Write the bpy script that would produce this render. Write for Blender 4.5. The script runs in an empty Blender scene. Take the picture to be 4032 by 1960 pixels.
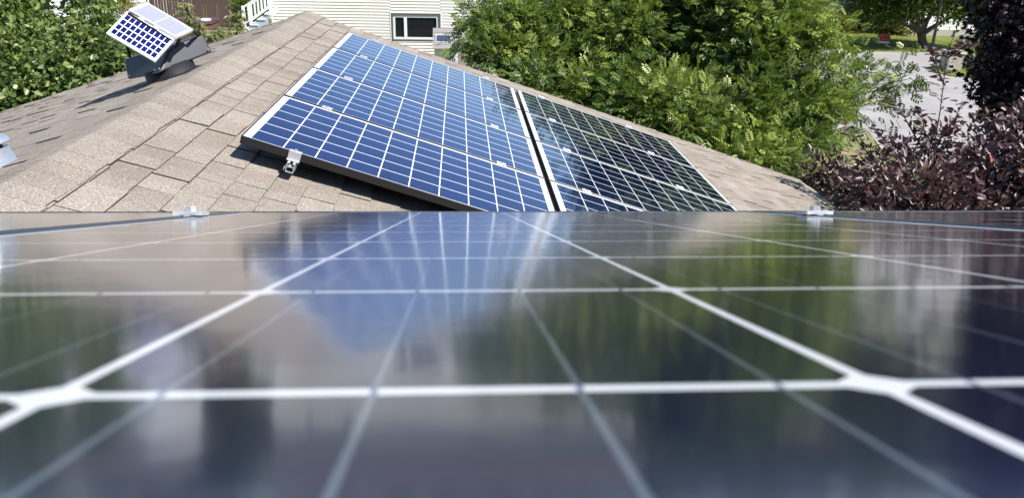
import bpy, math, random
import numpy as np
from mathutils import Vector, Matrix

sc = bpy.context.scene
COL = sc.collection
rnd = random.Random(7)
rng = np.random.default_rng(11)

# ---------------------------------------------------------------- camera
FPX, PITCH, YAW, ROLL = 3188.66, 0.3785, 0.0690, 0.0213     # focal length in photo pixels, radians
cp, sp, cy, sy = math.cos(PITCH), math.sin(PITCH), math.cos(YAW), math.sin(YAW)
FWD = Vector((sy * cp, cy * cp, -sp))
R0 = Vector((cy, -sy, 0))
U0 = R0.cross(FWD)
RGT = R0 * math.cos(ROLL) + U0 * math.sin(ROLL)
UPV = -R0 * math.sin(ROLL) + U0 * math.cos(ROLL)
cam = bpy.data.cameras.new('camera')
cam.sensor_width = 36.0
cam.lens = FPX / 4032 * 36
cam.clip_start, cam.clip_end = 0.01, 2000
cam.dof.use_dof = True
cam.dof.focus_distance = 4.2
cam.dof.aperture_fstop = cam.lens / 1.75
camo = bpy.data.objects.new('camera', cam)
COL.objects.link(camo)
camo.matrix_world = Matrix(((RGT.x, UPV.x, -FWD.x, 0), (RGT.y, UPV.y, -FWD.y, 0), (RGT.z, UPV.z, -FWD.z, 0), (0, 0, 0, 1)))
sc.camera = camo

# ---------------------------------------------------------------- light
SUN_AZ, SUN_EL = math.radians(122), math.radians(50)
world = bpy.data.worlds.new('World')
sc.world = world
world.use_nodes = True
wn = world.node_tree.nodes
bg = wn['Background']
sky = wn.new('ShaderNodeTexSky')
sky.sky_type = 'NISHITA'
sky.sun_disc = False
sky.sun_elevation = SUN_EL
sky.sun_rotation = SUN_AZ
sky.altitude = 800
sky.air_density = 1.0
sky.dust_density = 0.15
sky.ozone_density = 2.0
world.node_tree.links.new(sky.outputs[0], bg.inputs[0])
bg.inputs[1].default_value = 0.10
sl = bpy.data.lights.new('sun', 'SUN')
sl.energy = 4.6
sl.angle = math.radians(0.53)
sl.color = (1.0, 0.955, 0.90)
so = bpy.data.objects.new('sun', sl)
COL.objects.link(so)
SUN = Vector((math.sin(SUN_AZ) * math.cos(SUN_EL), math.cos(SUN_AZ) * math.cos(SUN_EL), math.sin(SUN_EL)))
so.rotation_euler = SUN.to_track_quat('Z', 'Y').to_euler()
so.location = SUN * 40
sc.view_settings.view_transform = 'Standard'
sc.view_settings.look = 'None'
sc.view_settings.gamma = 1
sc.view_settings.use_curve_mapping = False
sc.view_settings.exposure = 0.85
sc.cycles.max_bounces = 8
sc.cycles.glossy_bounces = 5
sc.cycles.caustics_reflective = False
sc.cycles.caustics_refractive = False

G = -5.5                                                    # ground level below the camera


def ray(x, y):
    return FWD + RGT * ((x - 2016) / FPX) - UPV * ((y - 980) / FPX)


def at(x, y, Y):
    d = ray(x, y)
    return d * (Y / d.y)


def ground_at(x, y, z=G):
    d = ray(x, y)
    return d * (z / d.z)


# ---------------------------------------------------------------- helpers
class MB:
    def __init__(s):
        s.v, s.f, s.m, s.a = [], [], [], []

    def face(s, pts, a=0.5, m=0):
        b = len(s.v)
        s.v += [tuple(p) for p in pts]
        s.f.append(tuple(range(b, b + len(pts))))
        s.a.append(a)
        s.m.append(m)

    def hexa(s, p, a=0.5, m=0):
        """p: 8 points, bottom ring 0-3 and top ring 4-7"""
        b = len(s.v)
        s.v += [tuple(q) for q in p]
        for q in ((3, 2, 1, 0), (4, 5, 6, 7), (0, 1, 5, 4), (1, 2, 6, 5), (2, 3, 7, 6), (3, 0, 4, 7)):
            s.f.append(tuple(b + i for i in q))
            s.a.append(a)
            s.m.append(m)

    def box(s, x0, x1, y0, y1, z0, z1, a=0.5, m=0, ax=None):
        P = [(x0, y0, z0), (x1, y0, z0), (x1, y1, z0), (x0, y1, z0), (x0, y0, z1), (x1, y0, z1), (x1, y1, z1), (x0, y1, z1)]
        if ax:
            o, ex, ey, ez = ax
            P = [o + ex * p[0] + ey * p[1] + ez * p[2] for p in P]
        s.hexa(P, a, m)

    def bar(s, p, q, w, h, up=Vector((0, 0, 1)), a=0.5, m=0):
        p, q = Vector(p), Vector(q)
        d = (q - p)
        L = d.length
        d.normalize()
        side = d.cross(up).normalized()
        u2 = side.cross(d)
        s.box(0, L, -w / 2, w / 2, -h / 2, h / 2, a, m, (p, d, side, u2))

    def tube(s, pts, rad, n=8, a=0.5, m=0, cap=True):
        pts = [Vector(p) for p in pts]
        rings = []
        ref = Vector((0.31, 0.17, 0.93)).normalized()
        for i, p in enumerate(pts):
            d = (pts[min(i + 1, len(pts) - 1)] - pts[max(i - 1, 0)]).normalized()
            if abs(d.dot(ref)) > 0.95:
                x = d.cross(Vector((1, 0, 0))).normalized()
            else:
                x = d.cross(ref).normalized()
            y = d.cross(x)
            b = len(s.v)
            for k in range(n):
                t = 2 * math.pi * k / n
                s.v.append(tuple(p + (x * math.cos(t) + y * math.sin(t)) * rad[i]))
            rings.append(b)
        for i in range(len(pts) - 1):
            for k in range(n):
                s.f.append((rings[i] + k, rings[i] + (k + 1) % n, rings[i + 1] + (k + 1) % n, rings[i + 1] + k))
                s.a.append(a)
                s.m.append(m)
        if cap:
            for b, rev in ((rings[0], True), (rings[-1], False)):
                r = list(range(b, b + n))
                s.f.append(tuple(r[::-1] if rev else r))
                s.a.append(a)
                s.m.append(m)

    def build(s, name, mats, parent=None, smooth=False):
        me = bpy.data.meshes.new(name)
        me.from_pydata(s.v, [], s.f)
        if not isinstance(mats, (list, tuple)):
            mats = [mats]
        for m in mats:
            me.materials.append(m)
        me.polygons.foreach_set('material_index', s.m)
        at_ = me.attributes.new('tint', 'FLOAT', 'FACE')
        at_.data.foreach_set('value', s.a)
        if smooth:
            me.polygons.foreach_set('use_smooth', [len(f) == 4 for f in s.f])
        me.update()
        o = bpy.data.objects.new(name, me)
        COL.objects.link(o)
        if parent:
            o.parent = parent
        return o


def tag(o, label=None, cat=None, group=None, kind=None):
    if label: o['label'] = label
    if cat: o['category'] = cat
    if group: o['group'] = group
    if kind: o['kind'] = kind
    return o


def thing(name, label, cat, loc=(0, 0, 0), group=None, mat=None):
    o = bpy.data.objects.new(name, None)
    o.empty_display_size = 0.1
    COL.objects.link(o)
    if mat is not None:
        o.matrix_world = mat
    else:
        o.location = loc
    tag(o, label, cat, group)
    return o


def bevel(o, w, seg=1):
    b = o.modifiers.new('bevel', 'BEVEL')
    b.width = w
    b.segments = seg
    b.limit_method = 'ANGLE'
    return o


# ---------------------------------------------------------------- materials
class N:
    def __init__(s, name):
        s.mat = bpy.data.materials.new(name)
        s.mat.use_nodes = True
        s.t = s.mat.node_tree
        s.b = s.t.nodes['Principled BSDF']
        s.out = s.t.nodes['Material Output']

    def n(s, typ, **k):
        q = s.t.nodes.new('ShaderNode' + typ)
        for a, v in k.items():
            setattr(q, a, v)
        return q

    def l(s, a, b):
        s.t.links.new(a, b)

    def m(s, op, a, b=None, c=None, clamp=False):
        q = s.n('Math', operation=op, use_clamp=clamp)
        for i, x in enumerate((a, b, c)):
            if x is None: continue
            if isinstance(x, (int, float)): q.inputs[i].default_value = x
            else: s.l(x, q.inputs[i])
        return q.outputs[0]

    def mix(s, f, a, b):
        q = s.n('Mix', data_type='RGBA')
        for i, x in ((0, f), (6, a), (7, b)):
            if isinstance(x, (int, float)): q.inputs[i].default_value = x
            elif isinstance(x, (tuple, list)): q.inputs[i].default_value = (*x, 1) if len(x) == 3 else x
            else: s.l(x, q.inputs[i])
        return q.outputs[2]

    def noise(s, scale, detail=4, rough=0.6, vec=None, stretch=None):
        q = s.n('TexNoise')
        q.inputs['Scale'].default_value = scale
        q.inputs['Detail'].default_value = detail
        q.inputs['Roughness'].default_value = rough
        c = vec
        if c is None:
            c = s.n('TexCoord').outputs['Object']
        if stretch:
            mp = s.n('Mapping')
            mp.inputs['Scale'].default_value = stretch
            s.l(c, mp.inputs[0])
            c = mp.outputs[0]
        s.l(c, q.inputs['Vector'])
        return q.outputs['Fac']

    def ramp(s, f, stops):
        q = s.n('ValToRGB')
        e = q.color_ramp.elements
        while len(e) < len(stops): e.new(0.5)
        for i, (p, c) in enumerate(stops):
            e[i].position = p
            e[i].color = (*c, 1)
        s.l(f, q.inputs[0])
        return q.outputs[0]

    def set(s, **k):
        nm = dict(col='Base Color', rough='Roughness', metal='Metallic', spec='Specular IOR Level', coat='Coat Weight', croat='Coat Roughness', cior='Coat IOR')
        for a, v in k.items():
            i = s.b.inputs[nm[a]]
            if isinstance(v, (int, float)): i.default_value = v
            elif isinstance(v, tuple): i.default_value = (*v, 1)
            else: s.l(v, i)
        return s

    def bump(s, h, strength, dist=0.01, normal='Normal'):
        q = s.n('Bump')
        q.inputs['Strength'].default_value = strength
        q.inputs['Distance'].default_value = dist
        s.l(h, q.inputs['Height'])
        s.l(q.outputs[0], s.b.inputs[normal])
        return s


def plain(name, col, rough=0.5, metal=0.0, var=0.12, scale=6.0, spec=0.5, stretch=None):
    a = N(name)
    f = a.noise(scale, 5, 0.65, stretch=stretch)
    lo = tuple(c * (1 - var) for c in col)
    hi = tuple(min(1, c * (1 + var)) for c in col)
    a.set(col=a.ramp(f, [(0.3, lo), (0.7, hi)]), rough=rough, metal=metal, spec=spec)
    return a.mat


def attr(a, name='tint'):
    q = a.n('Attribute', attribute_name=name)
    return q.outputs['Fac']


def shingle_mat(name, k=1.0):
    a = N(name)
    t = attr(a)
    base = a.ramp(t, [(0.0, (0.225 * k, 0.194 * k, 0.160 * k)), (0.35, (0.270 * k, 0.236 * k, 0.197 * k)), (0.7, (0.305 * k, 0.270 * k, 0.232 * k)), (1.0, (0.33 * k, 0.293 * k, 0.252 * k))])
    gr = a.noise(150, 3, 0.9)
    g2 = a.ramp(gr, [(0.34, (0.42, 0.40, 0.38)), (0.5, (0.92, 0.92, 0.92)), (0.58, (1.15, 1.12, 1.1)), (0.68, (2.6, 2.55, 2.45))])
    mm = a.n('Mix', data_type='RGBA', blend_type='MULTIPLY')
    mm.inputs[0].default_value = 1
    a.l(base, mm.inputs[6]); a.l(g2, mm.inputs[7])
    big = a.noise(1.6, 5, 0.65)
    st = a.ramp(big, [(0.35, (0.86, 0.85, 0.82)), (0.55, (1, 1, 1)), (0.7, (1.07, 1.04, 1.0))])
    m2 = a.n('Mix', data_type='RGBA', blend_type='MULTIPLY')
    m2.inputs[0].default_value = 1
    a.l(mm.outputs[2], m2.inputs[6]); a.l(st, m2.inputs[7])
    a.set(col=m2.outputs[2], rough=0.92, spec=0.25)
    a.bump(gr, 0.7, 0.004)
    return a.mat


def cell_mat(name, pitch=0.1567, nx=10, ny=6, gap=0.0019, bus=4, chamf=0.058, croat=0.06, cior=1.5, cell=(0.006, 0.017, 0.17), white=(0.74, 0.76, 0.78), ribbon=True, busw=0.0006, wav=0.10, yoff=0.0, gxk=1.0, gyk=0.72, metal=0.85, tint=(0.27, 0.45, 0.84), pitchy=None, busc=(0.30, 0.36, 0.44)):
    pitchy = pitchy or pitch
    a = N(name)
    tc = a.n('TexCoord').outputs['Object']
    sx = a.n('SeparateXYZ'); a.l(tc, sx.inputs[0])
    X, Y = sx.outputs[0], a.m('ADD', sx.outputs[1], yoff)
    px = a.m('DIVIDE', X, pitch); py = a.m('DIVIDE', Y, pitchy)
    if nx % 2: px = a.m('ADD', px, 0.5)
    if ny % 2: py = a.m('ADD', py, 0.5)
    fx = a.m('ABSOLUTE', a.m('SUBTRACT', a.m('FRACT', px), 0.5))
    fy = a.m('ABSOLUTE', a.m('SUBTRACT', a.m('FRACT', py), 0.5))
    g = gap / pitch
    c1 = a.m('LESS_THAN', fx, 0.5 - g * gxk)
    c2 = a.m('LESS_THAN', fy, 0.5 - g * gyk)
    c3 = a.m('LESS_THAN', a.m('ADD', fx, fy), 1.0 - chamf)
    inx = a.m('LESS_THAN', a.m('ABSOLUTE', X), pitch * nx / 2)
    iny = a.m('LESS_THAN', a.m('ABSOLUTE', Y), pitchy * ny / 2)
    area = a.m('MULTIPLY', inx, iny)
    cellf = a.m('MULTIPLY', a.m('MULTIPLY', c1, c2), a.m('MULTIPLY', c3, area))
    if bus:
        fb = a.m('ABSOLUTE', a.m('SUBTRACT', a.m('FRACT', a.m('MULTIPLY', py, bus)), 0.5))
        busf = a.m('MULTIPLY', a.m('LESS_THAN', fb, busw / pitch * bus), inx)
        busf = a.m('MULTIPLY', busf, iny)
    # cell-to-cell tone: each cell its own silicon, seen as faint differences
    vs = a.n('Combine' + 'XYZ')
    a.l(a.m('FLOOR', px), vs.inputs[0]); a.l(a.m('FLOOR', py), vs.inputs[1])
    wnz = a.n('TexWhiteNoise'); a.l(vs.outputs[0], wnz.inputs[0])
    fing = a.m('ABSOLUTE', a.m('SUBTRACT', a.m('FRACT', a.m('DIVIDE', X, 0.0021)), 0.5))
    cc = a.mix(wnz.outputs[0], tuple(c * 0.8 for c in cell), tuple(c * 1.18 for c in cell))
    dust = a.noise(9, 6, 0.7)
    cc = a.mix(a.m('MULTIPLY', a.m('SUBTRACT', dust, 0.35, clamp=True), 0.10), cc, (0.5, 0.48, 0.46))
    col = a.mix(cellf, white, cc)
    if bus:
        bcol = a.mix(cellf, (0.10, 0.14, 0.24), busc)
        col = a.mix(busf, col, bcol)
    if ribbon:
        ax = a.m('ABSOLUTE', X)
        r1 = a.m('LESS_THAN', a.m('ABSOLUTE', a.m('SUBTRACT', ax, 0.7915)), 0.0013)
        r2 = a.m('LESS_THAN', a.m('ABSOLUTE', a.m('SUBTRACT', ax, 0.8005)), 0.0010)
        rr = a.m('MULTIPLY', a.m('ADD', r1, r2, clamp=True), iny)
        col = a.mix(rr, col, (0.22, 0.27, 0.36))
    a.set(col=col, rough=a.m('SUBTRACT', 0.5, a.m('MULTIPLY', cellf, 0.33)), metal=a.m('MULTIPLY', cellf, metal), spec=0.3, coat=1.0, croat=croat, cior=cior)
    a.b.inputs['Specular Tint'].default_value = (*tint, 1)
    w = a.noise(26, 3, 0.5)
    q = a.n('Bump'); q.inputs['Strength'].default_value = wav; q.inputs['Distance'].default_value = 0.001
    a.l(w, q.inputs['Height']); a.l(q.outputs[0], a.b.inputs['Coat Normal'])
    return a.mat


def leaf_mat(name, stops, rough=0.42, trans=0.3, tcol=(0.25, 0.35, 0.03), spec=0.5):
    a = N(name)
    c = a.ramp(attr(a), stops)
    a.set(col=c, rough=rough, spec=spec)
    tr = a.n('BsdfTranslucent')
    mc = a.mix(0.5, c, tcol)
    a.l(mc, tr.inputs[0])
    ms = a.n('MixShader')
    ms.inputs[0].default_value = trans
    a.l(a.b.outputs[0], ms.inputs[1]); a.l(tr.outputs[0], ms.inputs[2])
    a.l(ms.outputs[0], a.out.inputs[0])
    return a.mat


M = {}
M['shingle'] = shingle_mat('roof_shingle')
M['cap'] = shingle_mat('ridge_cap_shingle', 0.97)
M['underlay_gap_shade'] = plain('roof_underlay_gap_shade', (0.045, 0.038, 0.033), 0.9)
M['cell_far'] = cell_mat('solar_cells', gap=0.0041, croat=0.03, cior=1.40, bus=0, yoff=0.008, pitchy=0.1585, gxk=0.78, gyk=0.95, cell=(0.009, 0.026, 0.13))
M['cell_near'] = cell_mat('solar_cells_close', gap=0.0022, croat=0.095, cior=1.33, metal=0.4, tint=(0.30, 0.42, 0.75), cell=(0.006, 0.009, 0.042), busw=0.0007, wav=0.22, busc=(0.15, 0.18, 0.23))
M['black_frame'] = plain('black_anodised_frame', (0.012, 0.012, 0.014), 0.32, 0.0, 0.2, 40)
M['grey_frame'] = plain('dark_satin_frame', (0.05, 0.055, 0.07), 0.25, 0.6, 0.15, 30)
M['back'] = plain('backsheet', (0.5, 0.5, 0.5), 0.7)
M['alu'] = plain('mill_aluminium', (0.55, 0.55, 0.56), 0.38, 0.45, 0.08, 60)
M['steel'] = plain('stainless_bolt', (0.7, 0.7, 0.7), 0.28, 0.7, 0.05, 60)
M['black_paint_shade'] = plain('black_coat_and_shade', (0.013, 0.014, 0.017), 0.62, 0.0, 0.2, 12, spec=0.3)
M['mini_cell'] = cell_mat('mini_panel_cells', pitch=0.0355, pitchy=0.044, gyk=1.0, nx=9, ny=4, gap=0.0029, bus=0, chamf=0.0, cell=(0.02, 0.035, 0.30), white=(0.80, 0.80, 0.82), ribbon=False)
M['white_frame'] = plain('white_silver_frame', (0.80, 0.80, 0.80), 0.35, 0.2, 0.05, 20)


def stripe_mat():
    a = N('mini_panel_stripes')
    tc = a.n('TexCoord').outputs['Object']
    sx = a.n('SeparateXYZ'); a.l(tc, sx.inputs[0])
    f = a.m('ABSOLUTE', a.m('SUBTRACT', a.m('FRACT', a.m('DIVIDE', sx.outputs[1], 0.0125)), 0.5))
    s_ = a.m('LESS_THAN', f, 0.27)
    ins = a.m('MULTIPLY', a.m('LESS_THAN', a.m('ABSOLUTE', sx.outputs[0]), 0.153), a.m('LESS_THAN', a.m('ABSOLUTE', sx.outputs[1]), 0.088))
    mid = a.m('GREATER_THAN', a.m('ABSOLUTE', sx.outputs[0]), 0.0025)
    s_ = a.m('MULTIPLY', a.m('MULTIPLY', s_, ins), mid)
    a.set(col=a.mix(s_, (0.60, 0.60, 0.64), (0.07, 0.07, 0.14)), rough=0.35, coat=1.0, croat=0.08)  # pale grey ground with dark stripes
    return a.mat


M['stripe'] = stripe_mat()
M['galv'] = plain('galvanised_steel', (0.62, 0.66, 0.72), 0.3, 0.75, 0.12, 14)
M['siding'] = plain('cream_vinyl_siding', (0.73, 0.68, 0.605), 0.5, 0, 0.05, 1.2)
M['siding_white'] = plain('white_vinyl_siding', (0.80, 0.79, 0.78), 0.5, 0, 0.04, 1.2)
M['white_trim'] = plain('white_trim', (0.80, 0.80, 0.79), 0.45, 0, 0.04, 3)
M['dark_trim'] = plain('taupe_trim', (0.10, 0.09, 0.085), 0.6, 0, 0.1, 3)
M['taupe_wall'] = plain('taupe_wall', (0.30, 0.27, 0.24), 0.7, 0, 0.06, 2)
gl = N('dark_window_glass'); gl.set(col=(0.012, 0.013, 0.016), rough=0.06, spec=0.5)
gl.bump(gl.noise(1.5, 2), 0.03, 0.02); M['glass'] = gl.mat
M['shed_roof'] = plain('grey_resin_roof', (0.25, 0.24, 0.225), 0.6, 0, 0.10, 5, stretch=(0.5, 0.5, 9))
M['skylight'] = plain('blue_grey_skylight', (0.05, 0.055, 0.11), 0.15, 0, 0.3, 3)
M['shed_wall'] = plain('white_resin_wall', (0.72, 0.69, 0.67), 0.6, 0, 0.05, 3)
M['fence'] = plain('brown_stained_wood', (0.105, 0.066, 0.052), 0.8, 0, 0.3, 3, stretch=(6, 6, 0.6))
M['tub'] = plain('brown_tub_skirt', (0.13, 0.075, 0.055), 0.6, 0, 0.25, 3)
M['tub_cover'] = plain('maroon_brown_vinyl', (0.085, 0.05, 0.048), 0.55, 0, 0.2, 2)
M['stone_step'] = plain('pinkish_step', (0.30, 0.22, 0.20), 0.7, 0, 0.15, 4)
M['patio'] = plain('patio_slabs', (0.135, 0.105, 0.095), 0.85, 0, 0.15, 2)
M['stair_side'] = plain('shaded_stringer', (0.42, 0.46, 0.55), 0.6, 0, 0.05, 2)  # bluish shade on the stair side is put into the colour
M['bark'] = plain('grey_brown_bark', (0.085, 0.065, 0.05), 0.9, 0, 0.4, 9, stretch=(1, 1, 0.25))
M['bark_pale'] = plain('pale_twig_bark', (0.22, 0.18, 0.13), 0.8, 0, 0.3, 9)
M['bark_plum'] = plain('plum_bark', (0.06, 0.04, 0.04), 0.8, 0, 0.4, 9)
M['concrete'] = plain('street_concrete', (0.30, 0.285, 0.275), 0.9, 0, 0.16, 0.6)
M['kerb'] = plain('kerb_concrete', (0.42, 0.38, 0.34), 0.9, 0, 0.12, 2)
M['asphalt'] = plain('roof_asphalt_far', (0.16, 0.13, 0.12), 0.95, 0, 0.2, 3)
M['pole'] = plain('weathered_pole', (0.07, 0.055, 0.045), 0.85, 0, 0.3, 6)


def brick_mat():
    a = N('pale_brick')
    q = a.n('TexBrick')
    q.inputs['Color1'].default_value = (0.50, 0.44, 0.38, 1)
    q.inputs['Color2'].default_value = (0.34, 0.28, 0.24, 1)
    q.inputs['Mortar'].default_value = (0.26, 0.24, 0.22, 1)
    q.inputs['Scale'].default_value = 5
    mp = a.n('Mapping'); mp.inputs['Rotation'].default_value = (math.pi / 2, 0, 0)
    a.l(a.n('TexCoord').outputs['Object'], mp.inputs[0])
    a.l(mp.outputs[0], q.inputs['Vector'])
    a.set(col=q.outputs[0], rough=0.9)
    return a.mat


M['brick'] = brick_mat()


def grass_mat():
    a = N('lawn_grass')
    f = a.noise(0.35, 6, 0.7)
    f2 = a.noise(22, 4, 0.8, stretch=(1, 1, 1))
    c = a.ramp(f, [(0.3, (0.075, 0.105, 0.018)), (0.5, (0.12, 0.155, 0.028)), (0.7, (0.20, 0.20, 0.055))])
    c2 = a.ramp(f2, [(0.3, (0.6, 0.6, 0.6)), (0.7, (1.3, 1.3, 1.2))])
    mm = a.n('Mix', data_type='RGBA', blend_type='MULTIPLY'); mm.inputs[0].default_value = 1
    a.l(c, mm.inputs[6]); a.l(c2, mm.inputs[7])
    a.set(col=mm.outputs[2], rough=0.9, spec=0.2)
    a.bump(f2, 0.6, 0.03)
    return a.mat


M['grass'] = grass_mat()
M['dry'] = plain('dry_grass', (0.19, 0.18, 0.07), 0.9, 0, 0.3, 3)
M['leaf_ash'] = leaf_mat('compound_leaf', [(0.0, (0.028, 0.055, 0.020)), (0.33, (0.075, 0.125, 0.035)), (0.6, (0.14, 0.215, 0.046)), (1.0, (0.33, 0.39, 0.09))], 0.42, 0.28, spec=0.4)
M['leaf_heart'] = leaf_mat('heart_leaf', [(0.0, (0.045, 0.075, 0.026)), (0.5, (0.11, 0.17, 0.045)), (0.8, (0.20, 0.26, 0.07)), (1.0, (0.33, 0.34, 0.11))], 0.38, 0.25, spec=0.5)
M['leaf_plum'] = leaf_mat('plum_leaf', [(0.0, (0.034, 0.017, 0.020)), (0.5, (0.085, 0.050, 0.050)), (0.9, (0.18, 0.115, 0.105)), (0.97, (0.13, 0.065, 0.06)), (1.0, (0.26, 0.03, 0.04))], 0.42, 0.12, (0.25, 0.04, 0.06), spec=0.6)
M['leaf_maple'] = leaf_mat('purple_maple_leaf', [(0.0, (0.004, 0.0035, 0.006)), (0.6, (0.008, 0.006, 0.010)), (1.0, (0.018, 0.009, 0.013))], 0.4, 0.06, (0.12, 0.01, 0.03), spec=0.4)
M['leaf_far'] = leaf_mat('street_tree_leaf', [(0.0, (0.036, 0.062, 0.012)), (0.5, (0.10, 0.15, 0.022)), (1.0, (0.26, 0.28, 0.035))], 0.5, 0.3)
M['leaf_peach'] = leaf_mat('lance_leaf', [(0.0, (0.10, 0.11, 0.035)), (0.5, (0.19, 0.20, 0.075)), (1.0, (0.34, 0.30, 0.13))], 0.4, 0.3)
M['leaf_gold'] = leaf_mat('golden_bush_leaf', [(0.0, (0.07, 0.07, 0.012)), (0.5, (0.18, 0.16, 0.02)), (1.0, (0.30, 0.22, 0.03))], 0.5, 0.25)
M['red'] = plain('red_orange_sign_face', (0.62, 0.055, 0.03), 0.5, 0, 0.08, 6)
M['black'] = plain('black_ink', (0.01, 0.01, 0.01), 0.5)

# ---------------------------------------------------------------- ground, street
def sheet(name, pts, z, mat, kind='structure', thick=None):
    mb = MB()
    if thick:
        n = len(pts)
        mb.face([(p[0], p[1], z) for p in pts])
        for i in range(n):
            p, q = pts[i], pts[(i + 1) % n]
            mb.face([(p[0], p[1], z), (p[0], p[1], z - thick), (q[0], q[1], z - thick), (q[0], q[1], z)])
    else:
        mb.face([(p[0], p[1], z) for p in pts])
    o = mb.build(name, mat)
    # make sure it faces up
    if o.data.polygons[0].normal.z < 0:
        o.data.flip_normals()
    return tag(o, kind=kind)


sheet('ground', [(-600, -600), (600, -600), (600, 900), (-600, 900)], G, M['grass'])
gp = lambda L: [ground_at(*q)[:2] for q in L]
sheet('street', gp([(2500, 215), (3100, 187), (3440, 206), (4300, 216), (4500, 420), (4300, 640), (3640, 640), (3470, 590), (3420, 520), (3330, 500), (3180, 560), (2500, 620)]), G + 0.02, M['concrete'])
# lawn dips and dry verge beside the street
sheet('verge', gp([(3150, 600), (3170, 566), (3215, 548), (3250, 525), (3290, 512), (3330, 500), (3375, 506), (3418, 523), (3440, 550), (3448, 580), (3470, 610), (3500, 700), (3300, 760), (3100, 700)]), G + 0.03, M['dry'])
sheet('patio', [(-20, 38), (-8.5, 38), (-8.5, 47.0), (-22, 47.0)], G + 0.02, M['patio'])
# small lawn island round the pillar
sheet('lawn_island', gp([(3655, 268), (3800, 262), (3900, 285), (3860, 315), (3740, 303), (3690, 290)]), G + 0.06, M['grass'], thick=0.08)

# ---------------------------------------------------------------- our house: roofs
O = Vector((-1.0368, 3.8505, -0.9478))
B = 0.3153
HP = 0.135
US = Vector((math.cos(B), 0, -math.sin(B)))
NS = Vector((math.sin(B), 0, math.cos(B)))
EY = Vector((0, 1, 0))
RX = -1.62
ps = O - NS * HP
RZ = ps.z - (RX - ps.x) * math.tan(B)                     # ridge height
Y0, Y1 = 1.35, 9.1
SL = (4.06 - RX) / math.cos(B)

house = thing('house', 'brown shingled house roof in front carrying the solar arrays', 'house', (RX, 5.0, G))
HI = house


def parent_keep(o, p):
    o.parent = p
    o.matrix_parent_inverse = p.matrix_world.inverted()
    return o


bpy.context.view_layer.update()


def slope_frame(side):
    d = Vector((math.cos(B) * side, 0, -math.sin(B)))
    n = Vector((math.sin(B) * side, 0, math.cos(B)))
    return Vector((RX, 0, RZ)), d, n


def shingles(side, length, y0, y1, seed):
    o, d, n = slope_frame(side)
    r = random.Random(seed)
    mb = MB()
    ex = 0.15
    s0 = 0.035
    k = 0
    P = lambda s, y, h: o + d * s + EY * y + n * h
    while s0 < length - 0.01:
        s1 = min(s0 + ex, length)
        y = y0 - r.random() * 0.3
        off = 0.0
        while y < y1:
            w = r.choice((0.19, 0.22, 0.24, 0.27, 0.3)) * (0.95 + 0.1 * r.random())
            ya, yb = max(y, y0), min(y + w, y1)
            if yb - ya > 0.02:
                t = min(1, max(0, r.gauss(0.6, 0.16)))
                j = r.uniform(-0.004, 0.004)
                hh = 0.0075 + r.uniform(-0.001, 0.0018)
                g = 0.0034
                lay = r.choice((0, 0, 0.0015, 0.0055, 0.0065)) * (0.55 if side > 0 else 1.0)
                if r.random() < 0.08: hh += 0.002
                a0, a1, b0, b1 = P(s0 - 0.01, ya + g, 0.0005 + lay), P(s0 - 0.01, yb - g, 0.0005 + lay), P(s1 + j, ya + g, hh + lay), P(s1 + j, yb - g, hh + lay)
                c0, c1 = P(s1 + j, ya + g, 0.0), P(s1 + j, yb - g, 0.0)
                e0, e1 = P(s0 - 0.01, ya + g, -0.006), P(s0 - 0.01, yb - g, -0.006)
                # darker colour-blend patch on part of the tab
                if r.random() < 0.6:
                    fr = r.uniform(0.25, 0.55)
                    ym = ya + g + (yb - ya) * fr
                    if side > 0: pass
                    am, bm = P(s0 - 0.01, ym, 0.0005 + lay), P(s1 + j, ym, hh + lay)
                    lo = max(0, t - r.uniform(0.1, 0.4))
                    mb.face([a0, b0, bm, am][::(1 if side > 0 else -1)], t)
                    mb.face([am, bm, b1, a1][::(1 if side > 0 else -1)], lo)
                else:
                    mb.face([a0, b0, b1, a1][::(1 if side > 0 else -1)], t)
                mb.face([b0, c0, c1, b1], 0.0, 1)  # edge faces dark as bare asphalt, and to hold the shadow in the gaps
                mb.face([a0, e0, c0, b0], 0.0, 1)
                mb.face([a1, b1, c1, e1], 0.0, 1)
            y += w
        s0 = s1
        k += 1
    return mb


for side, seed in ((1, 3), (-1, 5)):
    mb = shingles(side, SL, Y0, Y1, seed)
    rf = parent_keep(mb.build('roof', [M['shingle'], M['underlay_gap_shade']]), house)
    o_, d_, n_ = slope_frame(side)
    mb = MB()
    mb.box(0, SL - 0.01, Y0, Y1 - 0.01, -0.06, -0.004, ax=(o_, d_, EY, n_))
    dk = mb.build('roof_deck', M['underlay_gap_shade'])
    parent_keep(dk, rf)
    # metal drip edge along rake and eave
    mb = MB()
    mb.box(-0.0, SL + 0.012, Y1 + 0.001, Y1 + 0.014, -0.09, 0.003, ax=(o_, d_, EY, n_))
    mb.box(SL + 0.001, SL + 0.014, Y0, Y1, -0.05, 0.003, ax=(o_, d_, EY, n_))
    parent_keep(mb.build('drip_edge', M['dark_trim']), house)
    mb = MB()
    mb.box(SL - 0.05, SL - 0.02, Y0, Y1 - 0.02, -0.24, -0.065, ax=(o_, d_, EY, n_))
    parent_keep(mb.build('fascia', M['taupe_wall']), house)

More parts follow.
